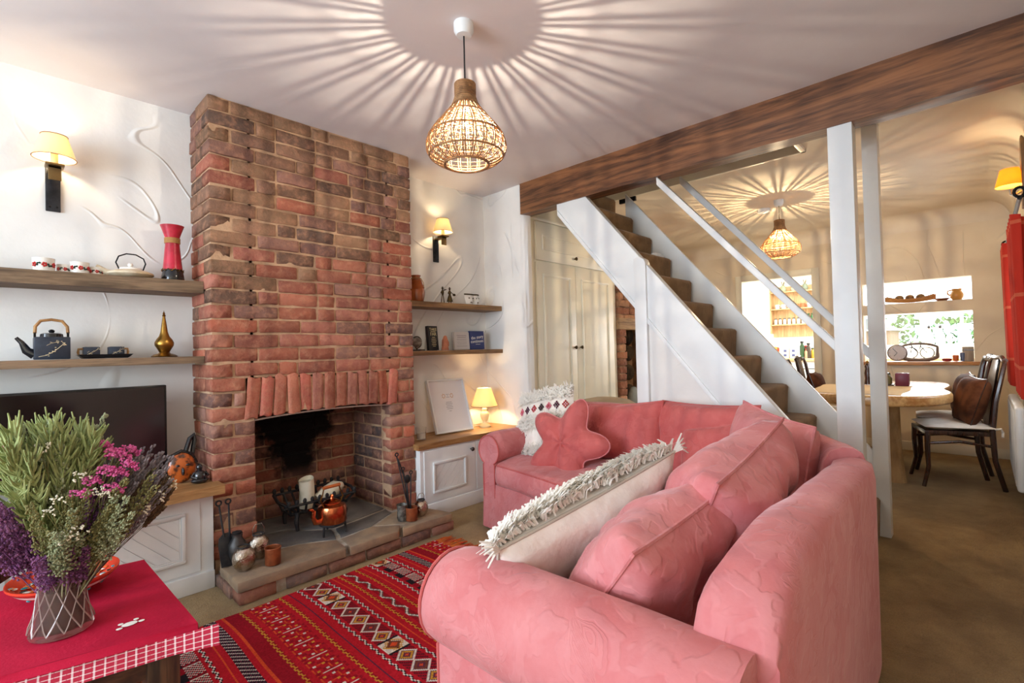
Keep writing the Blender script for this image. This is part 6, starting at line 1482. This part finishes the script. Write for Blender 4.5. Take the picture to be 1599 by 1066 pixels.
    for k in range(2):
        q = thing('canister', ('left', 'right')[k]+' white canister with blue motifs on the worktop', 'canister', (8.15, -.46-.12*k, ct)); MB().box(-.055, .055, -.055, .055, 0, .17).build('canister_body', M_CUP, q, bevel=.008); MB().box(-.05, .05, -.05, .05, .17, .185).build('lid', M_CUP, q, bevel=.004)
        for z in (.05, .12): MB().box(-.058, -.0545, -.022, .022, z-.02, z+.02).build('motif', mat('blue_motif', rgb(86,96,140), .5), q)
    for k, (y, h, c, cp) in enumerate(((-.70, .27, (40,70,40), (30,30,30)), (-.74, .20, (120,60,40), (180,40,40)), (-.79, .24, (60,50,40), (20,20,20)), (-.84, .16, (200,160,60), (60,80,40)), (-.765, .15, (206,150,120), (150,60,50)))): bottle('oil_bottle', ('tall green', 'brown red capped', 'dark brown', 'short golden', 'squat pink')[k]+' bottle on the kitchen worktop', 8.12+.05*(k % 2), y, ct, .034, h, c, cp, 'bottles on the kitchen worktop', .15)
    q = thing('picture_tile', 'small blue framed picture standing on the worktop', 'picture', (8.34, -.88, ct)); MB().box(-.01, .01, -.06, .06, .03, .17).build('frame', mat('blue_frame', rgb(56,70,110), .5), q); MB().box(-.012, -.0102, -.035, .035, .055, .145).build('image', mat('pale_image', rgb(190,200,214), .5), q); MB().box(-.03, .03, -.03, .03, 0, .03).build('stand', mat('blue_frame', rgb(56,70,110), .5), q)
    q = thing('storage_jar', 'glass jar of orange pasta on the kitchen worktop', 'jar', (8.12, -.97, ct)); MB().lathe([(0, 0), (.055, 0), (.055, .15), (.045, .165), (0, .17)], 18).build('jar_body', mat('orange_pasta', rgb(214,160,90), .4, c2=rgb(236,206,150), vs=20), q, smooth=True); MB().lathe([(.048, .165), (.048, .19), (0, .19)], 16).build('lid', M_CUP, q, smooth=True)
    for k, y in enumerate((-2.24, -2.36)): q = thing('soap_bottle', ('left', 'right')[k]+' white bottle with dark top on the kitchen window sill', 'bottle', (8.3, y, ct)); MB().lathe([(0, 0), (.05, 0), (.055, .1), (.045, .3), (.02, .36), (.018, .40)], 16).build('container', M_CUP, q, smooth=True); MB().ell((0, 0, .42), .022, .022, .03, 10, 8).build('cap', M_BLK, q, smooth=True)
    T = thing('tap', 'curved chrome kitchen tap at the window', 'tap', (8.25, -2.46, ct)); MB().tube([(0, 0, 0), (0, 0, .26), (-.03, 0, .31), (-.08, 0, .31), (-.10, 0, .25)], .012, 8).build('spout', mat('chrome', rgb(210,208,204), .15, 1), T, smooth=True); MB().box(-.01, .01, .02, .07, .03, .045).build('lever', mat('chrome', rgb(210,208,204), .15, 1), T)
    # garden
    struct(MB().box(8.5, 30, -14, 12, -.2, -.15).build('ground_garden', mat('lawn', rgb(112,136,72), .95, c2=rgb(140,156,92), vs=2)))
    lf = mat('garden_leaf', rgb(70,120,62), .7, c2=rgb(116,160,84), vs=5); bk = mat('bark', rgb(96,78,60), .9)
    R = random.Random(9)
    for k, (x, y, h, r) in enumerate(((13.5, -1.2, 2.1, .75), (14.2, -2.5, 1.9, .7), (15.5, .4, 2.6, 1.0), (13.2, -4.6, 2.2, .8))):
        T = thing('garden_tree', ('bushy green tree left of centre in the garden', 'low green shrub tree right of centre in the garden', 'taller tree behind the garden shed', 'tree at the right edge of the garden')[k], 'tree', (x, y, -.15), group='garden trees')
        MB().tube([(0, 0, 0), (.05, 0, h*.45), (0, .03, h*.7)], [.09, .07, .04], 8).build('trunk', bk, T, smooth=True); m = MB()
        for j in range(500):
            a, q = R.uniform(0, 2*pi), R.uniform(-1, 1); rr = r*R.uniform(.6, 1)**.5; p = V((rr*sqrt(1-q*q)*cos(a), rr*sqrt(1-q*q)*sin(a), h*.66+rr*q*.85)); u = V((R.uniform(-1, 1), R.uniform(-1, 1), R.uniform(-1, 1))).normalized()*.09; w = u.cross(V((0, 0, 1))).normalized()*.05
            m.add([p-u, p+w, p+u, p-w], [(0, 1, 2, 3)])
        o = m.build('foliage', lf, T); o['kind'] = 'stuff'
    T = thing('garden_shed', 'brown timber garden shed with a grey roof', 'shed', (11.3, -.9, -.15)); sw = wood('shed_boards', rgb(150,112,88), rgb(186,146,118), 2, .8)
    for k in range(9): MB().box(-.6, -.58, -.65+.145*k, -.51+.145*k, 0, 1.5).build('board', sw, T)
    MB().box(-.58, .7, -.65, .65, 0, 1.5).build('shed_body', sw, T); m = MB(); m.prism([(-.75, 1.45), (.75, 1.45), (0, 1.85)], -.7, .8, M=Matrix(((0,0,1,0),(1,0,0,0),(0,1,0,0),(0,0,0,1)))); m.build('roof', mat('grey_felt', rgb(150,146,144), .9), T)
kitchen()
